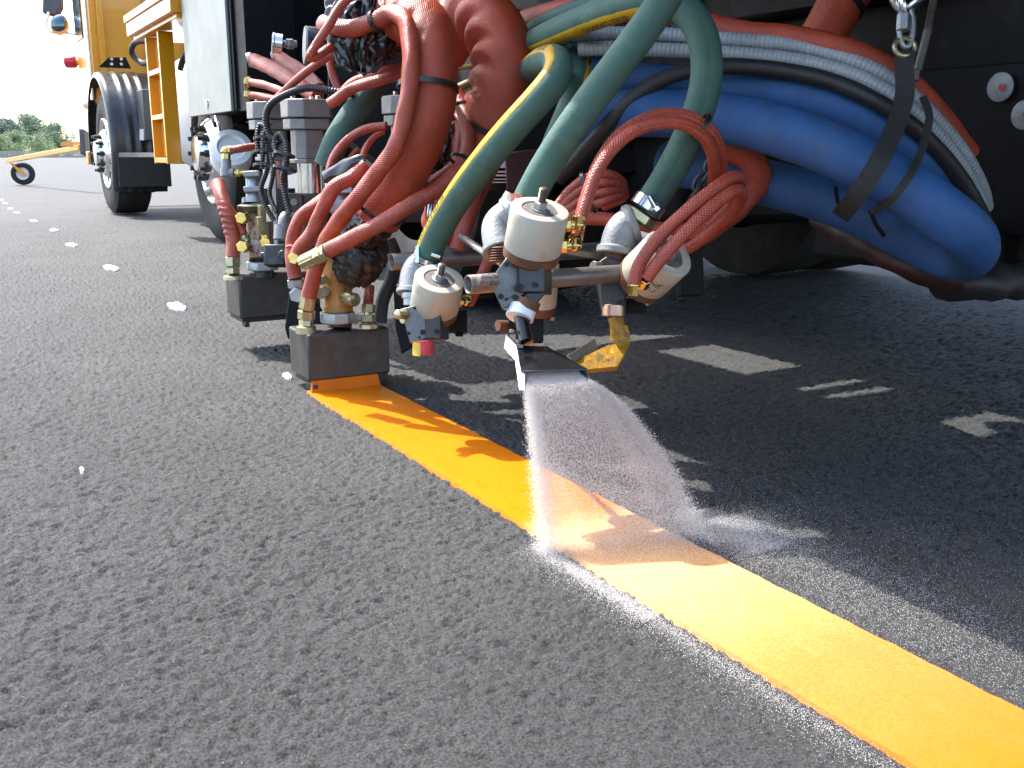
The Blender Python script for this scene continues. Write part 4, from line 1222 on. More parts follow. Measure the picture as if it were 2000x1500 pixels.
# ---- gun behind the centre gun
gb = bead_gun(P(1056, 596, 1.62), unit(0.05 * RT + ZU - .2 * HEAD), 0.0260, 0.070, 'smaller cream gun half hidden behind the centre gun')
mb = MB(); mb.box(P(1034, 640, 1.64), (0.045, 0.05, 0.05), (RT, FWD, UP)); mb.box(P(1005, 632, 1.64), (0.02, 0.03, 0.022), (RT, FWD, UP)); mb.build('block', CHASSIS, gb, bevel=.002)
mb = MB(); mb.cyl(P(972, 636, 1.63), P(990, 636, 1.64), 0.009); mb.build('pin', RUST, gb)

# ---- cross pipes and rods
XD = np.array([1.0, 0, 0])


def along_x(px, py, d, L): a = P(px, py, d); return a, a + XD * L


GPI = 'cross pipes carrying the bead guns'
a_, b_ = along_x(914, 556, 1.375, 0.36)
mb = MB(); mb.pipe(a_, b_, 0.0136, 0.0028); mb.build('support_pipe', STEEL, label='near open-ended steel pipe carrying the centre gun', cat='pipe', group=GPI)
a_, b_ = along_x(764, 512, 1.86, 0.58)
mb = MB(); mb.pipe(a_, b_, 0.0164, 0.0028); mb.build('support_pipe', STEEL, label='far open-ended steel pipe above the lower left gun', cat='pipe', group=GPI)
mb = MB(); mb.cyl(P(902, 463, 1.62), P(978, 512, 1.43), 0.0056, bev=.001); mb.build('steel_rod', BRIGHT, label='bright round rod sticking out left of the centre gun', cat='rod')
mb = MB(); mb.box((P(1092, 490, 1.46) + P(1180, 503, 1.53)) / 2, (np.linalg.norm(P(1092, 490, 1.46) - P(1180, 503, 1.53)), .008, .008), (P(1180, 503, 1.53) - P(1092, 490, 1.46), np.cross(P(1180, 503, 1.53) - P(1092, 490, 1.46), UP), UP)); mb.build('flat_bar', STEEL, label='thin steel bar between the centre gun and the right elbow', cat='bar')
mb = MB(); mb.slab([P(x, y, 1.72) for x, y in ((1330, 468), (1372, 466), (1376, 575), (1330, 578))], FWD * .03); mb.build('hanger_bracket', CHASSIS, label='black upright bracket right of the tilted gun', cat='bracket', bevel=.002)
mb = MB(); mb.slab([P(x, y, 2.05) for x, y in ((768, 560), (798, 556), (804, 678), (784, 690), (772, 640))], FWD * .02); mb.build('hanger_bracket', CHASSIS, label='black upright bracket left of the lower left gun', cat='bracket', bevel=.002)


# ------------------------------------------------------------------ paint applicators
def valve_bolt(mb, px, py, d, r, lx=0.0, ly=0.0, dep=0.02):
    mb.hexn(P(px + lx, py + ly, d - dep), P(px, py, d), r)


# ---- front applicator
fa = thing('paint_applicator', (0.74, 2.07, 0.0), 'front paint applicator, its dark die box laying the orange line', 'applicator', 'paint applicators')
mb = MB(); mb.bb(0.659, 0.846, 2.006, 2.136, 0.024, 0.127); die = mb.build('die_box', DIE, fa, bevel=0.005)
mb = MB(); mb.bb(0.668, 0.842, 2.012, 2.130, 0.012, 0.0239); mb.bb(0.664, 0.676, 2.000, 2.05, 0.004, 0.018); mb.build('skid', BLOCK, die, bevel=.001)
mb = MB(); mb.slab([(0.665, 2.004, 0.026), (0.815, 2.004, 0.026), (0.8185, 1.998, 0.0015), (0.6605, 1.998, 0.0015)], (0, 0.010, 0)); mb.build('paint_lip', ORP, die, bevel=.001)
mb = MB(); mb.cyl(P(664, 640, 2.16), P(664, 626, 2.16), 0.026); mb.build('boss', BLOCK, fa)
mb = MB(); mb.lathe(P(660, 630, 2.15), ZU, [(0, .036), (.002, .0385), (.021, .0385), (.024, .0375)], 8, True, .25); mb.build('large_nut', GALV, fa, bevel=.0015)
mb = MB(); mb.tube(to3([(662, 606, 2.15), (660, 580, 2.15), (657, 545, 2.15), (652, 500, 2.16), (650, 470, 2.18)]), 0.030, rfun=wrinkle(0.03, seed=3.0))
mb.lathe(P(661, 607, 2.15), ZU, [(0, .031), (.006, .032), (.010, .031)], 30); mb.build('valve_body', PSTAIN, fa)
mb = MB()
mb.cyl(P(672, 581, 2.12), P(694, 586, 2.09), 0.0145, bev=.002); mb.hexn(P(626, 575, 2.13), P(634, 570, 2.10), 0.012); mb.hexn(P(628, 548, 2.12), P(634, 546, 2.10), .01); mb.build('valve_plug', ZINC, fa)
mb = MB()


def crumple(seed, k):
    """hanging sheet plastic: sharp folds that run mostly downward, narrowing to the bottom"""
    def f(d):
        th = math.atan2(d[1], d[0])
        w1 = th * 5 + 1.6 * fbm(d[0] * 1.3 + seed, d[1], d[2] * 1.2, 1.5)
        w2 = th * 9 - 2.2 * d[2] + 2.0 * fbm(d[0] - seed, d[2] * 2, d[1], 1.8)
        w3 = d[2] * 7 + 1.8 * fbm(d[0] + seed, d[1], d[2] + seed, 2.2)
        r = 1 - .15 * math.sin(w1) ** 2 - .06 * math.sin(w2) ** 2 - .05 * math.sin(w3) ** 2 + .06 * fbm(d[0], d[1] + seed, d[2], 3)
        return r * (1 - .28 * max(0, -d[2])) * k
    return f


def lumpy(seed, amp, f):
    return lambda d: 1 + amp * fbm(d[0] + seed, d[1] - seed, d[2] + 2 * seed, f) + amp * .5 * fbm(d[1] - seed, d[2], d[0], f * 2.3)


mb.ell(P(704, 505, 2.08), (RT * .053 - UP * .01, FWD * .05, UP * .058 + RT * .02), 72, 56, lumpy(1.2, .11, 6.5))
mb.ell(P(726, 442, 2.03), (RT * .046, FWD * .045, UP * .045 + RT * .015), 60, 44, lumpy(2.7, .11, 6.5))
mb.build('wrap', FOILP, fa, smooth=70)
mb = MB(); mb.hexn(P(598, 662 - 22, 2.13), P(598, 624, 2.13), .0155); mb.hexn(P(598, 624, 2.13), P(599, 606, 2.125), .019); mb.hexn(P(598, 604, 2.115), P(603, 578, 2.105), .0165); mb.lathe(P(598, 650, 2.13), ZU, [(0, .022), (.014, .021), (.016, .014)], 24); mb.build('left_coupling', ZINC, fa)
mb = MB(); mb.hexn(P(719, 630, 2.13), P(719, 615, 2.13), .0135); mb.hexn(P(719, 611, 2.13), P(720, 594, 2.13), .0145); mb.cyl(P(719, 618, 2.13), P(719, 610, 2.13), .009); mb.lathe(P(720, 640, 2.135), ZU, [(0, .020), (.008, .019), (.012, .014)], 24); mb.build('right_coupling', ZINC, fa)
mb = MB(); a_, b_ = P(594, 512, 2.0), P(642, 489, 1.94)
mb.hexn(a_, a_ * .45 + b_ * .55, .0165); mb.hexn(a_ * .42 + b_ * .58, a_ * .15 + b_ * .85, .0185); mb.cyl(a_, b_, .0155); mb.hexn(a_ * .12 + b_ * .88, b_ * 1.0, .0175); mb.build('long_coupling', ZINC, fa)
mb = MB(); mb.hexn(P(573, 505, 2.09), P(578, 505, 2.12), .013); mb.build('brass_nut', BRASS, fa)
mb = MB(); mb.hexn(P(580, 562, 2.16), P(578, 545, 2.155), .019); mb.hexn(P(579, 577, 2.13), P(583, 573, 2.17), .0165); mb.build('lower_nut', GALV, fa)
mb = MB(); mb.slab([P(x, y, 2.24) for x, y in ((566, 566), (600, 560), (640, 630), (598, 660), (562, 662), (556, 640))], FWD * .03); mb.build('arm_plate', CHASSIS, fa, bevel=.002)
mb = MB(); mb.lathe(P(574, 487, 2.15), UP, [(0, .015), (.003, .019), (.006, .019), (.009, .015)], 24); mb.build('hose_collar', REDK, fa)

# ---- rear applicator
rb = thing('paint_applicator', (0.75, 2.58, 0.0), 'rear paint applicator lifted off the road with a rusty body', 'applicator', 'paint applicators')
mb = MB(); mb.bb(0.655, 0.87, 2.522, 2.655, 0.086, 0.200); die2 = mb.build('die_box', DIE, rb, bevel=.006)
mb = MB(); mb.bb(0.662, 0.866, 2.530, 2.650, 0.076, 0.0859); mb.bb(0.664, 0.676, 2.517, 2.545, 0.066, 0.080); mb.build('skid', BLOCK, die2, bevel=.001)
mb = MB(); mb.cyl(P(515, 545, 2.56), P(514, 525, 2.56), .027); mb.build('boss', BLOCK, rb)
mb = MB(); mb.lathe(P(513, 527, 2.56), ZU, [(0, .039), (.002, .0415), (.019, .0415), (.022, .040)], 8, True, .2); mb.build('large_nut', GALV, rb, bevel=.0015)
mb = MB(); mb.cyl(P(512, 508, 2.56), P(506, 405, 2.58), .0345); mb.build('valve_body', RUSTP, rb)
mb = MB(); mb.lathe(P(498, 412, 2.56), ZU, [(0, .042), (.004, .044), (.014, .044), (.018, .036)], 40); mb.build('flange', mat('tarnished_flange', (0.07, 0.06, 0.04), .4, .5, .3, 40), rb)
mb = MB(); mb.cyl(P(496, 397, 2.57), P(495, 345, 2.58), .020); mb.cyl(P(495, 398, 2.57), P(495, 388, 2.57), .029); mb.build('plunger_rod', GALV, rb)
mb = MB()
for y in (342, 372):
    mb.slab([P(x, yy, 2.54) for x, yy in ((474, y - 8), (505, y - 10), (508, y + 2), (476, y + 4))], FWD * .05)
mb.build('yoke', MOTOR, rb, bevel=.003)
mb = MB()
for (x, y) in ((476, 426), (478, 482)):
    mb.hexn(P(x - 6, y, 2.50), P(x + 2, y, 2.54), .0155)
mb.hexn(P(518, 474, 2.48), P(518, 474, 2.53), .014); mb.hexn(P(516, 462, 2.5), P(516, 462, 2.53), .009); mb.build('brass_plug', BRASS, rb)
mb = MB(); mb.box(P(512, 441, 2.50), (.028, .02, .045)); mb.box(P(513, 412, 2.50), (.02, .02, .03)); mb.slab([P(x, y, 2.46) for x, y in ((519, 402), (531, 400), (533, 432), (520, 434))], FWD * .01); mb.build('keeper_block', ZINC, rb, bevel=.001)
mb = MB(); mb.slab([P(x, y, 2.45) for x, y in ((530, 315), (537, 314), (543, 480), (535, 482))], FWD * .012); mb.build('flat_post', mat('weathered_bar', (0.30, 0.28, 0.24), .5, .5, .2, 30), rb, bevel=.001)
mb = MB(); mb.hexn(P(455, 503, 2.53), P(455, 522, 2.53), .020); mb.hexn(P(456, 524, 2.53), P(456, 536, 2.53), .0175); mb.lathe(P(458, 545, 2.535), ZU, [(0, .028), (.008, .027), (.01, .02)], 24); mb.build('coupling', ZINC, rb)
mb = MB(); mb.hexn(P(476, 460, 2.54), P(480, 468, 2.54), .011); mb.cyl(P(478, 465, 2.54), P(484, 472, 2.54), .008); mb.build('branch_nut', ZINC, rb)
mb = MB(); mb.cyl(P(442, 345, 2.57), P(442, 312, 2.57), .0125); mb.cyl(P(442, 345, 2.57), P(442, 328, 2.57), .0155); mb.cyl(P(436, 338, 2.57), P(457, 338, 2.57), .0135); mb.build('air_valve', MOTOR, rb)
mb = MB(); mb.cyl(P(455, 338, 2.57), P(476, 338, 2.57), .006); mb.hexn(P(461, 338, 2.57), P(468, 338, 2.57), .0095); mb.build('air_stem', BRASS, rb)
mb = MB(); mb.hexn(P(441, 312, 2.57), P(441, 300, 2.57), .0115); mb.ell(P(441, 296, 2.57), (RT * .013, UP * .013, FWD * .013)); mb.hexn(P(443, 294, 2.57), P(454, 293, 2.57), .012); mb.build('brass_elbow', BRASS, rb)
mb = MB(); mb.box(P(540, 500, 2.40), (.05, .05, .05), (RT, FWD, UP)); mb.cyl(P(552, 498, 2.34), P(560, 498, 2.38), .012); mb.box(P(522, 499, 2.42), (.03, .02, .014), (RT, FWD, UP)); mb.build('clamp_block', BLOCK, rb, bevel=.003)
mb = MB(); mb.ell(P(556, 440, 2.42), (RT * .017, FWD * .02, UP * .034), 20, 14); mb.cyl(P(550, 468, 2.42), P(552, 440, 2.42), .02); mb.build('white_elbow', MOTOR, rb)


# ---- motor heads
def motor(px, py, d, label, sc=1.0):
    t = thing('drive_motor', P(px, py + 110, d), label, 'motor', 'grey drive motors above the applicators')
    k = d / FPX * sc

    def Q(x, y, z=0): return P(px, py, d) + RT * x * k - ZU * y * k + HEAD * z * k * 1.0

    ca, sa = math.cos(RAD(32)), math.sin(RAD(32))

    def octo(y0, y1, r, pts_=8, asp=1.0):
        vs = []
        for yy in (y1, y0):
            for (a, b_) in ((-1, -.45), (-.5, -1), (.75, -1), (1, -.6), (1, .6), (.6, 1), (-.5, 1), (-1, .5)):
                vs.append(Q(a * r * ca - b_ * r * sa, yy, a * r * sa + b_ * r * ca))
        fs = [tuple(range(8)), tuple(reversed(range(8, 16)))] + [(i, i + 8, (i + 1) % 8 + 8, (i + 1) % 8) for i in range(8)]
        return vs, fs
    mb = MB(); mb.add(*octo(-26, 8, 44)); lid = mb.build('lid', MOTOR, t, bevel=.002)
    mb = MB(); mb.add(*octo(10.5, 30, 41)); mb.build('gear_case', MOTOR, t, bevel=.002)
    mb = MB(); mb.add(*octo(30.5, 86, 29)); mb.build('motor_case', MOTOR, t, bevel=.002)
    mb = MB(); mb.add(*octo(86.5, 94, 33)); mb.build('mount_flange', MOTOR, t, bevel=.001)
    mb = MB(); mb.cyl(Q(4, 94.5), Q(4, 152), 26 * k, seg=32); mb.build('chrome_sleeve', BRIGHT, t)
    mb = MB()
    for (x, z) in ((-18, -30), (28, -18), (6, 30)):
        mb.hexn(Q(x, -26, z), Q(x, -33, z), 5 * k)
    mb.build('lid_bolt', BRIGHT, lid)
    mb = MB(); mb.box(Q(0, 184), (78 * k, 60 * k, 62 * k), (RT, HEAD, ZU)); mb.box(Q(-24, 180, -34), (34 * k, 6 * k, 58 * k), (RT, HEAD, ZU)); blk = mb.build('spindle_block', BLOCK, t, bevel=.002)
    mb = MB()
    for yy in (168, 194):
        mb.cyl(Q(-24, yy, -40), Q(-24, yy, -36), 7 * k, seg=14)
    mb.build('block_bolt', STEEL, blk)
    return t


motor(598, 222, 2.30, 'nearer grey drive motor with an angular lid and chrome sleeve')
motor(528, 225, 2.72, 'farther grey drive motor left of the nearer one', 0.92)
motor(795, 215, 2.5, 'grey drive motor mostly hidden behind the fat red hose')
mb = MB(); mb.box(P(668, 405, 2.2), (.05, .05, .028), (RT, FWD, UP)); mb.box(P(665, 372, 2.2), (.06, .05, .022), (RT, FWD, UP)); mb.cyl(P(668, 470, 2.22), P(668, 372, 2.22), .022); mb.build('clamp_stack', GALV, label='pale clamp blocks stacked under the black wrapped hose', cat='clamp', bevel=.002)
mb = MB(); mb.tube(to3([(640, 352, 2.06), (665, 338, 2.05), (690, 326, 2.03), (715, 318, 2.03)]), .020, rfun=wrinkle(.14, seed=4.2), seg=28); mb.build('hose_wrap', FOIL, label='black tape wrapped round the junction of small red hoses', cat='wrap', smooth=70)

# ---- gauge and filter, bunch tips
ga = thing('pressure_gauge', P(560, 90, 2.5), 'round pressure gauge with pale dial facing left', 'gauge')
gax = unit(-RT * .93 - FWD * .25 + UP * .05)
mb = MB(); mb.lathe(P(551, 86, 2.5), gax, [(0, .024), (.018, .024), (.02, .0255), (.024, .0255), (.0245, .022)], 36); mb.build('case', BRIGHT, ga)
mb = MB(); mb.lathe(P(551, 86, 2.5) + gax * .0246, gax, [(0, .0215), (.0006, .0215)], 32); mb.build('dial', DIAL, ga)
mb = MB(); mb.cyl(P(552, 86, 2.5), P(578, 86, 2.52), .009); mb.hexn(P(560, 86, 2.5), P(572, 86, 2.51), .0135); mb.build('stem', GALV, ga)
fi = thing('filter_canister', P(620, 110, 2.55), 'black filter canister with a pale round end plate', 'filter')
mb = MB(); mb.lathe(P(594, 88, 2.55), RT * .95 + FWD * .3, [(0, .046), (.004, .048), (.005, .048)], 44); mb.build('end_plate', MOTOR, fi)
mb = MB(); mb.lathe(P(596, 88, 2.552), RT * .95 + FWD * .3, [(0, .047), (.01, .0475), (.14, .045)], 44); mb.build('canister', BLACKP, fi)
for x, y, d, r, lb in ((493, 116, 2.7, .020, 'upper'), (540, 112, 2.75, .018, 'second')):
    mb = MB(); mb.lathe(P(x, y, d), -RT - .2 * UP, [(0, r), (.012, r * .95)], 24)
    mb.build('hose_tip', GALV, label='pale steel tip on the %s thick red hose end' % lb, cat='hose fitting', group='tips of the red hose ends')
for (x, y, lb) in ((484, 160, 'upper brass hose tip beside the black cabinet'), (484, 185, 'lower brass hose tip beside the black cabinet')):
    mb = MB(); mb.hexn(P(x - 5, y, 2.6), P(x + 5, y + 1, 2.6), .0145); mb.build('brass_tip', BRASS, label=lb, cat='hose fitting')
mb = MB()
mb.ell(P(704, 62, 1.93), (RT * .076 - UP * .01, FWD * .055, UP * .120 + RT * .004), 150, 120, crumple(.4, 1.0))
mb.ell(P(752, 92, 2.0), (RT * .04, FWD * .04, UP * .035), 90, 70, crumple(3.4, 1.0))
mb.build('plastic_wrap', FOIL, label='crumpled black plastic wrapped over a fitting at the top', cat='wrap', smooth=70)
mb = MB(); mb.ell(P(864, 292, 2.02), (RT * .030, FWD * .03, UP * .06 + RT * .012), 100, 80, crumple(5.1, 1.05)); mb.build('plastic_wrap', FOIL, label='crumpled black plastic between the two fat red hoses', cat='wrap', smooth=70)
mb = MB(); mb.ell(P(918, 12, 2.2), (RT * .05, FWD * .04, UP * .03), 80, 60, crumple(7.1, 1.0)); mb.build('plastic_wrap', FOIL, label='black plastic between the tops of the fat red hoses', cat='wrap', smooth=70)
mb = MB(); mb.slab([P(x, y, 2.3) for x, y in ((985, 298), (1055, 290), (1050, 372), (990, 372))], FWD * .08); mb.build('valve_box', mat('dark_maroon', (0.05, 0.018, 0.014), .5, 0, .2, 20), label='dark maroon box behind the green hoses', cat='box', bevel=.003)
lab = thing('label_plate', P(968, 345, 2.34), 'small black plate with white bars and a hose symbol', 'label plate')
mb = MB(); mb.slab([P(x, y, 2.34) for x, y in ((948, 300), (992, 296), (992, 372), (950, 372))], FWD * .004); mb.build('plate', BLACKP, lab)
mb = MB()
for y0_, y1_ in ((334, 337), (341, 344), (349, 351), (355, 357)):
    mb.slab([P(x, y, 2.337) for x, y in ((958, y0_), (990, y0_), (990, y1_), (958, y1_))], FWD * .001)
mb.slab([P(x, y, 2.337) for x, y in ((972, 322), (984, 306), (990, 306), (990, 328), (975, 328))], FWD * .001)
mb.build('marking', WHITEC, lab)

# ------------------------------------------------------------------ the truck
tk = thing('paint_truck', (2.4, 5.5, 0), 'orange-yellow line marking truck with black chassis over the road', 'truck')
# black body, frame and undercarriage
mb = MB()
mb.bb(1.68, 3.6, 0.0, 4.5, 0.80, 1.7)
mb.build('equipment_body', CHASSIS, tk, bevel=.01)
mb = MB()
mb.bb(1.75, 1.83, 0.2, 8.7, 0.56, 0.797); mb.bb(3.0, 3.08, 0.2, 8.7, 0.56, 0.797)
mb.build('frame_rail', CHASSIS, tk)
for (y, z) in ((.55, .86), (.55, 1.02), (.95, .9), (1.3, .86), (1.3, 1.0), (1.62, .9), (2.0, .86)):
    mb = MB(); mb.hexn((1.68, y, z), (1.668, y, z), .014); mb.build('body_bolt', BLOCK, tk)
mb = MB(); mb.bb(1.664, 1.6795, .1, 1.75, .803, .83); mb.bb(1.655, 1.6795, .70, .76, .8301, 1.2); mb.build('body_flange', CHASSIS, tk, bevel=.003)
mb = MB(); mb.tube([(1.665, .15, .93), (1.66, .6, .90), (1.65, 1.0, .915), (1.66, 1.5, .885), (1.67, 2.1, .9)], .009, seg=10); mb.build('body_wiring', BLACKH, tk)
mb = MB()
mb.slab([(1.72, 0.95, .66), (1.72, 1.75, .66), (1.72, 1.6, .42), (1.72, 1.35, .34), (1.72, 1.0, .36)], (.028, 0, 0))
hg = mb.build('suspension_hanger', CHASSIS, tk, bevel=.004)
mb = MB()
for (x, y) in ((1955, 170), (2003, 224)):
    c = PX(x, y, 1.712)
    mb.lathe(c, (-1, 0, 0), [(0, .026), (.003, .026), (.004, .024)], 32)
mb.build('washer', mat('dull_washer', (.22, .23, .24), .5, .3, .2, 40), hg)
for (x, y) in ((1957, 170), (2004, 224)):
    mb = MB(); mb.cyl(PX(x, y, 1.709), PX(x, y, 1.703), .006); mb.build('washer_bolt', REDCAP, hg)
mb = MB(); mb.bb(1.86, 2.98, 2.25, 2.75, .29, .795); mb.bb(2.1, 2.9, 3.0, 3.3, .32, .6); mb.build('tank', CHASSIS, tk, bevel=.03)
mb = MB(); mb.bb(1.9, 3.0, 4.6, 6.0, .5, 1.2); mb.bb(1.9, 3.0, 6.9, 8.6, .45, 1.1); mb.build('gearbox_housing', CHASSIS, tk, bevel=.03)
mb = MB(); mb.bb(1.9, 2.2, 1.25, 1.8, .24, .5); mb.bb(1.85, 2.6, .7, 1.2, .33, .62); mb.build('undercarriage_box', CHASSIS, tk, bevel=.02)


def deck(x0, x1, y0, y1, z0, z1): mb.bb(x0, x1, y0, y1, z0, z1)


mb = MB()                                  # unseen deck added to cast shade; gap to the body lets sunlit patches through
mb.bb(0.75, 1.34, -0.6, 1.90, 1.14, 1.20); mb.bb(0.67, 0.7499, -0.6, 1.58, 1.142, 1.198); mb.bb(0.815, 1.34, 1.9001, 2.12, 1.14, 1.20); mb.bb(0.98, 1.34, 2.1201, 2.87, 1.14, 1.20)
mb.bb(0.77, 1.33, -0.6, 1.2, 1.201, 2.1)
for ya_, yb_ in ((-.6, 1.79), (1.925, 2.125), (2.185, 2.205), (2.265, 2.395), (2.755, 2.87)):
    mb.bb(1.3401, 1.679, ya_, yb_, 1.142, 1.198)
mb.bb(1.54, 1.679, 1.7901, 2.7549, 1.145, 1.195)
mb.build('unseen_shade_deck', CHASSIS, tk)
mb = MB(); mb.bb(.70, .90, 2.72, 3.7, 1.16, 1.32); mb.bb(.9001, 1.3, 3.4, 3.6, 1.2, 1.3); mb.build('hose_shade_box', CHASSIS, tk, bevel=.01)  # unseen box added overhead to shade the bunch of red hoses
# carriage arm behind the hoses (dark cabinet with silver side)
mb = MB(); mb.bb(1.262, 3.6, 4.70, 5.58, 0.70, 2.2); mb.bb(1.275, 1.5, 4.54, 4.70, .69, 2.2); mb.build('cabinet', CHASSIS, tk)
mb = MB(); mb.bb(1.248, 1.2615, 4.74, 5.60, .690, 2.2); sp_ = mb.build('cabinet_side', SILVER, tk, bevel=.003)
mb = MB(); c = PX(404, 202, 1.246); mb.lathe(c, (-1, 0, 0), [(0, .02), (.004, .02), (.004, .014)], 24); mb.build('lock', BRIGHT, sp_)
mb = MB(); mb.slab([P(x, y, 3.0) for x, y in ((640, 60), (900, 30), (1500, 10), (1500, 200), (1300, 330), (1000, 360), (760, 330), (640, 240))], FWD * .2); mb.build('chassis_backdrop', CHASSIS, tk, bevel=.005)  # dark slab added as a chassis backdrop behind the hoses
mb = MB(); mb.bb(1.45, 1.62, 4.62, 5.4, .62, .66); mb.build('cabinet_foot', BLOCK, tk)
# white tank, air tank
mb = MB(); mb.lathe((1.95, 6.35, .80), (0, 1, 0), [(0, .3), (.06, .42), (.12, .45), (1.5, .45), (1.56, .4), (1.6, .3)], 40); mb.build('white_tank', WHITEP, tk)
mb = MB(); mb.lathe(P(452, 290, 4.9), RT * .3 - FWD + .35 * UP, [(-.1, .10), (0, .105), (.012, .100), (.015, .07), (.0, .06)], 40); mb.build('air_tank', WHITEP, tk)
mb = MB(); mb.tube([PX(390, 262, 1.5) + np.array([.1, -.6, 0]), PX(420, 255, 1.45) + np.array([.1, -.3, .02]), PX(470, 262, 1.4)], .05); mb.build('axle_cover', CHASSIS, tk)
# platform and ladder
mb = MB(); mb.bb(1.20, 2.0, 5.64, 6.95, 1.22, 1.30); mb.bb(1.23, 1.9, 5.65, 6.9, 1.195, 1.2195); mb.bb(1.19, 1.24, 5.62, 6.96, 1.301, 1.345); mb.build('side_platform', TRUCKY, tk, bevel=.004)
mb = MB()
for y in (5.7, 6.0, 6.35, 6.7):
    mb.bb(1.30, 1.34, y, y + .05, 1.361, 2.4)
mb.bb(1.5, 1.53, 5.65, 6.9, 1.3, 2.4)
mb.build('railing', TRUCKY, tk)
ld = MB()
Xl = 1.27
for (xa, xb, ya, yb) in ((300, 308, 44, 318), (322, 347, 40, 320)):
    q = [PX(xa, ya, Xl), PX(xb, ya, Xl), PX(xb, yb, Xl), PX(xa, yb, Xl)]
y_a, y_b = 6.27, 6.62
ld.bb(1.25, 1.335, y_a - .015, y_a + .015, .44, 1.19)
ld.bb(1.25, 1.335, y_b, y_b + .03, .44, 1.19)
for z in (.445, .70, .96):
    ld.bb(1.25, 1.335, y_a + .0151, y_b - .0001, z, z + .03)
ld.bb(1.30, 1.333, y_a + .0152, y_b - .0002, .48, 1.18)
ld.build('ladder', TRUCKY, tk, bevel=.003)
# cab
cbm = MB()
cbm.bb(1.345, 3.55, 9.47, 10.45, .90, 3.1)
cab_ = cbm.build('cab', TRUCKY, tk, bevel=.05)
mb = MB(); mb.bb(1.335, 1.3445, 9.93, 10.36, 1.50, 2.6); mb.build('side_window', GLASS, cab_)
mb = MB(); mb.bb(1.337, 1.3447, 9.55, 9.8, 1.0, 2.9); mb.build('sunlit_side_strip', mat('sunlit_side_cream', (.55, .48, .32), .4), cab_)  # cream strip: sunlight on the cab side put into the colour
for x in (1.40, 1.78, 2.1):
    mb = MB(); mb.bb(x, x + .05, 9.42, 9.4695, .95, 2.9); mb.build('corner_rib', TRUCKY, cab_, bevel=.01)
mb = MB(); mb.cyl((1.315, 9.50, .95), (1.315, 9.50, 2.0), .016); mb.build('grab_rail', ALU, cab_)
for xa in (160, 171):
    mb = MB(); mb.tube(to3([(xa, 78, 9.6), (xa + 1, 130, 9.6), (xa + 2, 195, 9.6)]), .008, seg=8); mb.build('mirror_post', STEEL, cab_)
mb = MB(); mb.slab([P(x, y, 10.4) for x, y in ((153, 250), (164, 252), (166, 302), (156, 300))], FWD * .3); mb.build('front_step', DGREY, tk, bevel=.01)
mb = MB(); mb.bb(1.36, 3.6, 10.46, 10.6, .40, .52); mb.build('bumper', TRUCKY, tk, bevel=.01)
# mirrors
mi = MB(); mi.slab([P(84, -30, 9.5), P(116, -40, 9.5), P(118, 12, 9.5), P(108, 30, 9.5), P(82, 24, 9.5)], FWD * .08); mh = mi.build('mirror_housing', DGREY, tk, bevel=.01)
mi = MB(); mi.lathe(P(117, 47, 9.5), -FWD, [(0, .07), (.02, .085), (.04, .06), (.05, .02)], 30); mi.build('round_mirror', MIRROR, mh)
mi = MB(); mi.tube(to3([(95, 24, 9.5), (91, 50, 9.5), (100, 62, 9.5), (135, 64, 9.5), (160, 70, 9.5), (180, 71, 9.6)]), .014); mi.build('mirror_arm', ALU, mh)
mi = MB(); mi.lathe(P(117, 51, 9.48), -FWD, [(0, .088), (.004, .088)], 30, True); mi.build('mirror_back', TRUCKY, mh)
rl = MB(); rl.cyl(P(128, 121, 9.3), P(149, 121, 9.3), .055, bev=.012); lens = rl.build('side_lamp', REDLENS, tk)
rl = MB(); rl.cyl(P(149, 121, 9.31), P(158, 122, 9.31), .03); rl.box(P(170, 122, 9.32), (.10, .08, .10), (RT, FWD, UP)); rl.build('lamp_base', TRUCKY, lens)


# wheels
def wheel(X, Y, R=0.5, W_=0.29, out=-1, rim=True):
    c = np.array([X, Y, R])
    a = np.array([-1.0 * out, 0, 0]) * -1 if False else np.array([out * 1.0, 0, 0])
    mb = MB()
    rr_ = R
    prof = [(-W_, rr_ * .60), (-W_, rr_ * .9), (-W_ * .93, rr_ * .985), (-W_ * .5, rr_), (-W_ * .07, rr_ * .985), (0.0, rr_ * .92), (.008, rr_ * .8), (.004, rr_ * .66), (-.01, rr_ * .58)]
    mb.lathe(c, a, prof, 72, caps=False)
    wh = mb.build('wheel', TYRE, tk, smooth=50)
    if rim:
        mb = MB()
        prof = [(-.012, rr_ * .585), (.004, rr_ * .575), (.006, rr_ * .555), (-.02, rr_ * .53), (-.035, rr_ * .50), (-.02, rr_ * .43), (.02, rr_ * .37), (.035, rr_ * .33), (.037, rr_ * .235), (.06, rr_ * .22), (.085, rr_ * .19), (.09, rr_ * .1), (.09, .001)]
        mb.lathe(c, a, prof, 60, caps=False)
        rm = mb.build('rim', ALU, wh, smooth=40)
        for k in range(10):
            t = 2 * math.pi * k / 10
            q = c + np.array([0, math.cos(t), math.sin(t)]) * rr_ * .285 + a * .036
            mb = MB(); mb.hexn(q, q + a * .03, .021); mb.cyl(q + a * .03, q + a * .055, .013, seg=10)
            mb.build('stud', BLOCK, wh)
        mb = MB()
        for k in range(10):
            t = 2 * math.pi * (k + .5) / 10
            q = c + np.array([0, math.cos(t), math.sin(t)]) * rr_ * .415 - a * .005
            mb.cyl(q, q + a * .006, .027, seg=16)
        mb.build('hand_hole', MATS['bolt_hole'], wh)
    return wh


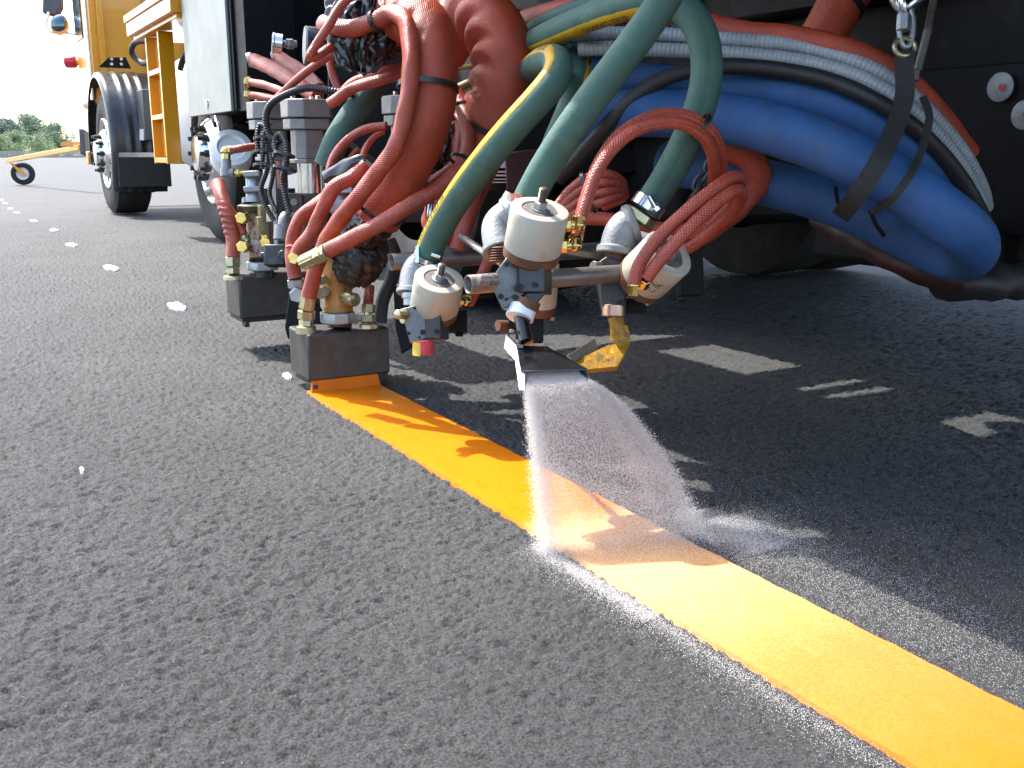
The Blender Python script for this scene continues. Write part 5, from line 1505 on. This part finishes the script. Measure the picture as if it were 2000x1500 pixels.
wheel(1.33, 9.15)
wheel(1.44, 6.0)
wheel(1.42, 3.15, rim=False); wheel(1.76, 3.15, rim=False)
wheel(3.52, 3.15, rim=False, out=1); wheel(3.18, 3.15, rim=False, out=1)
wheel(3.45, 9.15, rim=False, out=1); wheel(3.3, 6.15, rim=False, out=1)
mb = MB(); mb.cyl((1.6, 3.15, .5), (3.3, 3.15, .5), .1); mb.ell((2.45, 3.15, .5), (np.array([.28, 0, 0]), np.array([0, .25, 0]), np.array([0, 0, .25]))); mb.build('rear_axle', CHASSIS, tk)
# fender
fm = MB()
nx_, na_ = 25, 40
vs, fs = [], []
for layer in (0, 1):
    for i in range(na_ + 1):
        t = RAD(-12 + (212 + 12) * i / na_)           # 0 = toward the front (+Y), 90 = up
        for j in range(nx_ + 1):
            x = 1.285 + .42 * j / nx_
            ridge = 0.018 * sum(math.exp(-((x - q) / .014) ** 2) for q in (1.43, 1.51, 1.59)) * (1 if 20 < i < 38 else .6)
            rr_ = .63 - layer * .012 + (ridge if layer == 0 else ridge)
            if j == 0: rr_ -= .035
            if j == 1: rr_ -= .006
            vs.append((x, 9.15 + math.cos(t) * rr_, .53 + math.sin(t) * rr_))
M_ = (na_ + 1) * (nx_ + 1)
for i in range(na_):
    for j in range(nx_):
        k = i * (nx_ + 1) + j
        fs.append((k, k + 1, k + nx_ + 2, k + nx_ + 1))
        fs.append((M_ + k, M_ + k + nx_ + 1, M_ + k + nx_ + 2, M_ + k + 1))
for i in range(na_):
    k = i * (nx_ + 1); fs.append((k, k + nx_ + 1, M_ + k + nx_ + 1, M_ + k))
    k += nx_; fs.append((k + nx_ + 1, k, M_ + k, M_ + k + nx_ + 1))
fm.add(vs, fs)
fen = fm.build('fender', FENDER, tk, smooth=60)
mb = MB(); mb.slab([PY(x, y, 8.62) for x, y in ((192, 131), (212, 112), (246, 112), (256, 134))], (0, .02, 0)); br_ = mb.build('fender_bracket', CHASSIS, fen)
mb = MB()
for x, y in ((218, 115), (237, 115), (218, 125), (237, 125)):
    mb.cyl(PY(x, y, 8.62), PY(x, y, 8.60), .012, seg=12)
mb.build('bracket_bolt', ALU, fen)
mb = MB(); mb.bb(1.32, 1.72, 8.505, 8.525, .24, .50); fl = mb.build('mud_flap', RUBBER, tk, bevel=.004)
mb = MB(); mb.slab([PY(x, y, 8.495) for x, y in ((232, 298), (302, 298), (302, 307), (232, 307))], (0, .006, 0)); mb.build('flap_bar', ALU, fl)
mb = MB(); mb.bb(1.50, 1.72, 8.25, 8.48, .60, .98); bx = mb.build('battery_box', DGREY, tk, bevel=.006)
mb = MB(); mb.slab([PY(x, y, 8.246) for x, y in ((273, 252), (281, 252), (281, 274), (273, 274))], (0, .003, 0)); mb.build('sticker', WHITEC, bx)
mb = MB(); mb.tube(to3([(330, 80, 7.2), (262, 85, 7.5), (258, 105, 7.6), (275, 122, 7.6), (300, 118, 7.4)]), .022); mb.build('air_line', BLACKH, tk)
mb = MB(); mb.tube(to3([(372, 95, 6.2), (358, 115, 6.25), (352, 135, 6.3)]), .02); mb.build('tank_strap', BLACKH, tk)

# ---- guide arm with caster wheel reaching ahead
gw = P(45, 339, 16.3)
ga_ = thing('guide_arm', (gw[0], gw[1], 0), 'orange pointer arm with a small caster wheel ahead of the truck', 'guide arm')
tip = P(15, 314, 16.3)
root = P(158, 288, 13.0)
mb = MB(); dv = root - tip; mb.box((root + tip) / 2, (np.linalg.norm(dv), .068, .068), (dv, np.cross(dv, ZU), ZU)); mb.build('arm', TRUCKY, ga_, bevel=.006)
mb = MB(); mb.slab([tip + dv * .03 + np.array([0, -.05, -.04]), tip + dv * .03 + np.array([.1, -.05, -.06]), gw + np.array([.05, -.09, -.02]), gw + np.array([-.04, -.09, -.02])], (0, .012, 0)); mb.slab([tip + dv * .03 + np.array([0, .05, -.04]), tip + dv * .03 + np.array([.1, .05, -.06]), gw + np.array([.05, .09, 0]), gw + np.array([-.04, .09, 0])], (0, .012, 0)); mb.build('fork', TRUCKY, ga_)
Rw = gw[2]
cx = unit(np.array([-.25, -1, 0]))
mb = MB(); mb.lathe(gw - cx * .05, cx, [(0, Rw * .55), (0, Rw * .9), (.02, Rw), (.08, Rw), (.1, Rw * .9), (.1, Rw * .55)], 36, caps=False); cw = mb.build('wheel', TYRE, ga_)
mb = MB(); mb.lathe(gw - cx * .05, cx, [(.0, .02), (.02, Rw * .56), (.09, Rw * .56), (.075, Rw * .35), (.1, .02)], 30); mb.build('rim', WHITEP, cw)
mb = MB(); mb.box(P(146, 282, 13.2), (.35, .05, .05), (RT, FWD, UP)); mb.build('tow_hook', TRUCKY, tk)


# ------------------------------------------------------------------ trees
def leaf_mat(name, col):
    m = mat(name, col, 0.6, 0, 0.35, 0.5, 0, 200, 0.3)
    return m


LM = [leaf_mat('hazed_leaf_dark', (0.19, 0.25, 0.21)), leaf_mat('hazed_leaf_mid', (0.25, 0.33, 0.22)), leaf_mat('hazed_leaf_light', (0.29, 0.37, 0.20))]  # leaf colours lightened to stand in for distance haze


def tree(px, base_d, h, wd, m, label, seed):
    b0 = CAM + unit(np.array([*(HEAD + RT * (px - 1000) / 1993)[:2], 0])) * base_d
    b0 = np.array([b0[0], b0[1], 0.0])
    t = thing('tree', b0, label, 'tree', 'trees along the far edge of the tarmac')
    r = random.Random(seed)
    mb = MB()
    mb.tube([b0, b0 + np.array([.1, 0, h * .3]), b0 + np.array([-.1, 0, h * .62]), b0 + np.array([0, 0, h * .9])], h * .03, rfun=wrinkle(.05, taper=.8, seed=seed))
    for k in range(6):
        a = r.random() * 6.28
        z = h * (.3 + .08 * k)
        mb.tube([b0 + np.array([0, 0, z]), b0 + np.array([math.cos(a) * wd * .2, math.sin(a) * wd * .2, z + h * .1]), b0 + np.array([math.cos(a) * wd * .4, math.sin(a) * wd * .4, z + h * .18])], h * .009, seg=6)
    mb.build('trunk', BARK, t)
    cl = []
    for k in range(40):
        a, zz = r.random() * 6.28, r.random()
        rad = wd * .5 * (1 - (abs(zz - .4) / .62) ** 2) ** .5 * (r.random() ** .5)
        cl.append((math.cos(a) * rad, math.sin(a) * rad, h * (.12 + .80 * zz), wd * (.10 + .10 * r.random())))
    mb = MB()
    for (x, y, z, s) in cl:
        for q in range(210):
            d = np.array([r.gauss(0, 1), r.gauss(0, 1), r.gauss(0, .8)])
            d = unit(d) * s * (.55 + .5 * r.random())
            c = b0 + np.array([x, y, z]) + d
            u, v = perp(np.array([r.gauss(0, 1), r.gauss(0, 1), r.gauss(0, 1)]))
            L = h * (.014 + .014 * r.random())
            mb.add([c - u * L, c - v * L * .6, c + u * L, c + v * L * .6], [(0, 1, 2, 3)])
    mb.build('crown', m, t, smooth=0)


for i, (px, d, h, wd, mi_, lb) in enumerate(((-35, 205, 8.8, 9, 0, 'dark tall tree at the left frame edge'), (12, 200, 6.6, 6.5, 0, 'dark tree left of the round green tree'), (62, 210, 7.6, 7.2, 1, 'tallest round green tree beyond the guide arm'),
                                             (32, 196, 4.2, 5.0, 2, 'small pale bush tree in front of the dark tree'), (90, 215, 5.4, 6.0, 1, 'green tree just right of the round tree'), (112, 205, 5.9, 5.4, 1, 'loose green tree left of the truck cab'), (140, 230, 3.2, 7.0, 0, 'low tree right beside the truck cab'), (2, 190, 3.6, 4.5, 2, 'low pale bush at the foot of the dark trees'), (75, 190, 3.6, 5.5, 2, 'low pale bush below the round tree'))):
    tree(px, d, h * 1.0, wd, LM[mi_], lb, i + 3)
gr_ = MB()
for k in range(2):
    gr_.bb(-60, 45, 140 + k * .01, 140.06 + k * .01, .35 + k * .25, .55 + k * .25)
gr_.bb(-60, 45, 140.08, 140.2, 0, .3)
gr_.build('guard_rail', mat('pale_rail', (.42, .38, .30), .8, 0, .1, 1, 0, 200, 0), label='pale guard rail along the far edge of the tarmac', cat='guard rail')


# ------------------------------------------------------------------ glass beads
def bead_mesh(name, pts, rad, m, **kw):
    n = len(pts)
    oc = np.array([[1, 0, 0], [-1, 0, 0], [0, 1, 0], [0, -1, 0], [0, 0, 1], [0, 0, -1]], float)
    of = np.array([[0, 2, 4], [2, 1, 4], [1, 3, 4], [3, 0, 4], [2, 0, 5], [1, 2, 5], [3, 1, 5], [0, 3, 5]])
    base = np.array([pts[:, 0].mean(), pts[:, 1].mean(), 0.0])
    V = ((pts - base)[:, None, :] + oc[None] * np.asarray(rad).reshape(-1, 1, 1)).reshape(-1, 3)
    F = (of[None] + (np.arange(n) * 6)[:, None, None]).reshape(-1, 3)
    me = bpy.data.meshes.new(name)
    me.vertices.add(len(V)); me.vertices.foreach_set('co', V.astype(np.float32).ravel())
    me.loops.add(F.size); me.loops.foreach_set('vertex_index', F.astype(np.int32).ravel())
    me.polygons.add(len(F))
    me.polygons.foreach_set('loop_start', (np.arange(len(F)) * 3).astype(np.int32))
    me.polygons.foreach_set('loop_total', np.full(len(F), 3, np.int32))
    me.update(calc_edges=True)
    me.polygons.foreach_set('use_smooth', [True] * len(F))
    me.materials.append(m)
    o = bpy.data.objects.new(name, me)
    COL.objects.link(o)
    o.location = base
    return tag(o, **kw)


BEAD = bpy.data.materials.new('glass_beads')             # small glass beads pass much of the light on
BEAD.use_nodes = True
_n, _l = BEAD.node_tree.nodes, BEAD.node_tree.links
_tr = _n.new('ShaderNodeBsdfTranslucent'); _tr.inputs[0].default_value = (0.95, 0.91, 0.88, 1)
_mx = _n.new('ShaderNodeMixShader'); _mx.inputs[0].default_value = 0.55
_n['Principled BSDF'].inputs['Base Color'].default_value = (0.88, 0.86, 0.84, 1)
_n['Principled BSDF'].inputs['Roughness'].default_value = 0.2
_l.new(_n['Principled BSDF'].outputs[0], _mx.inputs[1]); _l.new(_tr.outputs[0], _mx.inputs[2])
_l.new(_mx.outputs[0], _n['Material Output'].inputs[0])


def build_spray():
    # start along the outlet of the spreader, land across the line
    S0, S1 = P(1027, 752, 1.285), P(1150, 744, 1.290)
    E0, E1 = PZ(1066, 1075, 0.002), PZ(1365, 1040, 0.002)
    N = 190000
    q = rng.random(N)
    u = rng.random(N)
    k1 = q < 0.16                                        # the dense left edge
    u = np.where(k1, np.abs(rng.normal(0, 0.022, N) * (0.35 + rng.random(N))), u)
    k2 = (q > 0.16) & (q < 0.29)                         # the right edge
    u = np.where(k2, 1 - np.abs(rng.normal(0, 0.024, N)), u)
    k3 = (q > 0.32) & (q < 0.41)                         # an inner streak
    u = np.where(k3, 0.80 + rng.normal(0, 0.035, N), u)
    s = rng.random(N) ** 0.9
    jit = rng.normal(0, 1, (N, 3)) * (0.0025 + 0.008 * s[:, None]) * np.array([.7, 1.6, .8]) * np.where(k1 | k2, 0.85, 1.0)[:, None]
    a = S0[None] * (1 - u[:, None]) + S1[None] * u[:, None]
    b = E0[None] * (1 - u[:, None]) + E1[None] * u[:, None]
    p = a + (b - a) * s[:, None]
    z0 = a[:, 2]
    fall = 0.42 * s + 0.58 * s * s
    p[:, 2] = z0 * (1 - fall)
    # fan: beads spread sideways early and fall late
    p += jit
    p[:, 2] = np.maximum(p[:, 2], 0.002)
    rad = 0.00022 + 0.00042 * rng.random(N) ** 1.6
    # thick sheet just inside the spreader
    M = 16000
    u2, s2 = rng.random(M), rng.random(M)
    c0, c1 = P(1022, 726, 1.30), P(1138, 724, 1.305)
    p2 = (c0[None] * (1 - u2[:, None]) + c1[None] * u2[:, None]) * (1 - s2[:, None]) + (S0[None] * (1 - u2[:, None]) + S1[None] * u2[:, None]) * s2[:, None]
    p2 += rng.normal(0, 1, (M, 3)) * 0.0018
    # the finest beads bounce and drift above the landing line
    M3 = 16000
    u3 = rng.random(M3)
    p3 = E0[None] * (1 - u3[:, None]) + (E1 + 0.10 * (E1 - E0))[None] * u3[:, None]
    p3 = p3 + np.stack([rng.normal(0.02, .035, M3), -np.abs(rng.normal(0, .06, M3)), np.abs(rng.normal(0, .014, M3))], 1)
    p3[:, 2] = np.maximum(p3[:, 2], .002)
    M4 = 9000
    p4 = P(1372, 1035, 1.36)[None] + np.stack([rng.normal(0.03, .04, M4), -np.abs(rng.normal(0, .09, M4)), np.zeros(M4)], 1)
    p4[:, 2] = .002 + np.abs(rng.normal(0, .010, M4))
    P_ = np.vstack([p, p2, p3, p4]); R_ = np.concatenate([rad, rng.uniform(.0003, .0006, M), rng.uniform(.00016, .0003, M3 + M4)])
    bead_mesh('bead_spray', P_, R_, BEAD, label='fan of white glass beads spraying from the black spreader onto the line', cat='bead spray', kind='stuff')


build_spray()


def build_scatter():
    pts = []

    def band(n, xc, sx, y0, y1, pw=1.0):
        y = y0 + (y1 - y0) * rng.random(n) ** pw
        x = xc + rng.normal(0, sx, n)
        pts.append(np.stack([x, y, np.full(n, .0012)], 1))
    band(9000, 0.642, 0.008, 0.35, 1.03, 0.6)
    band(7000, 0.634, 0.020, 0.35, 1.04, 0.5)
    band(9000, 0.640, 0.010, 0.80, 1.05)
    band(8000, 0.87, 0.032, 0.35, 1.02, 0.7)
    band(6000, 0.945, 0.022, 0.35, 0.98, 0.8)
    band(12000, 0.90, 0.022, 0.88, 1.04)
    band(10000, 0.97, 0.11, 0.3, 1.25)
    band(3500, 1.15, 0.30, 0.4, 2.2)
    p = np.vstack(pts)
    k = ~((p[:, 0] > LX0 - .001) & (p[:, 0] < LX1 + .001))
    p = p[k]
    p[:, 2] = rng.uniform(-.004, .0006, len(p))
    bead_mesh('bead_dust', p, rng.uniform(.00020, .00042, len(p)), BEAD, label='white overspray of glass beads scattered beside the orange line', cat='glass beads', kind='stuff')


build_scatter()
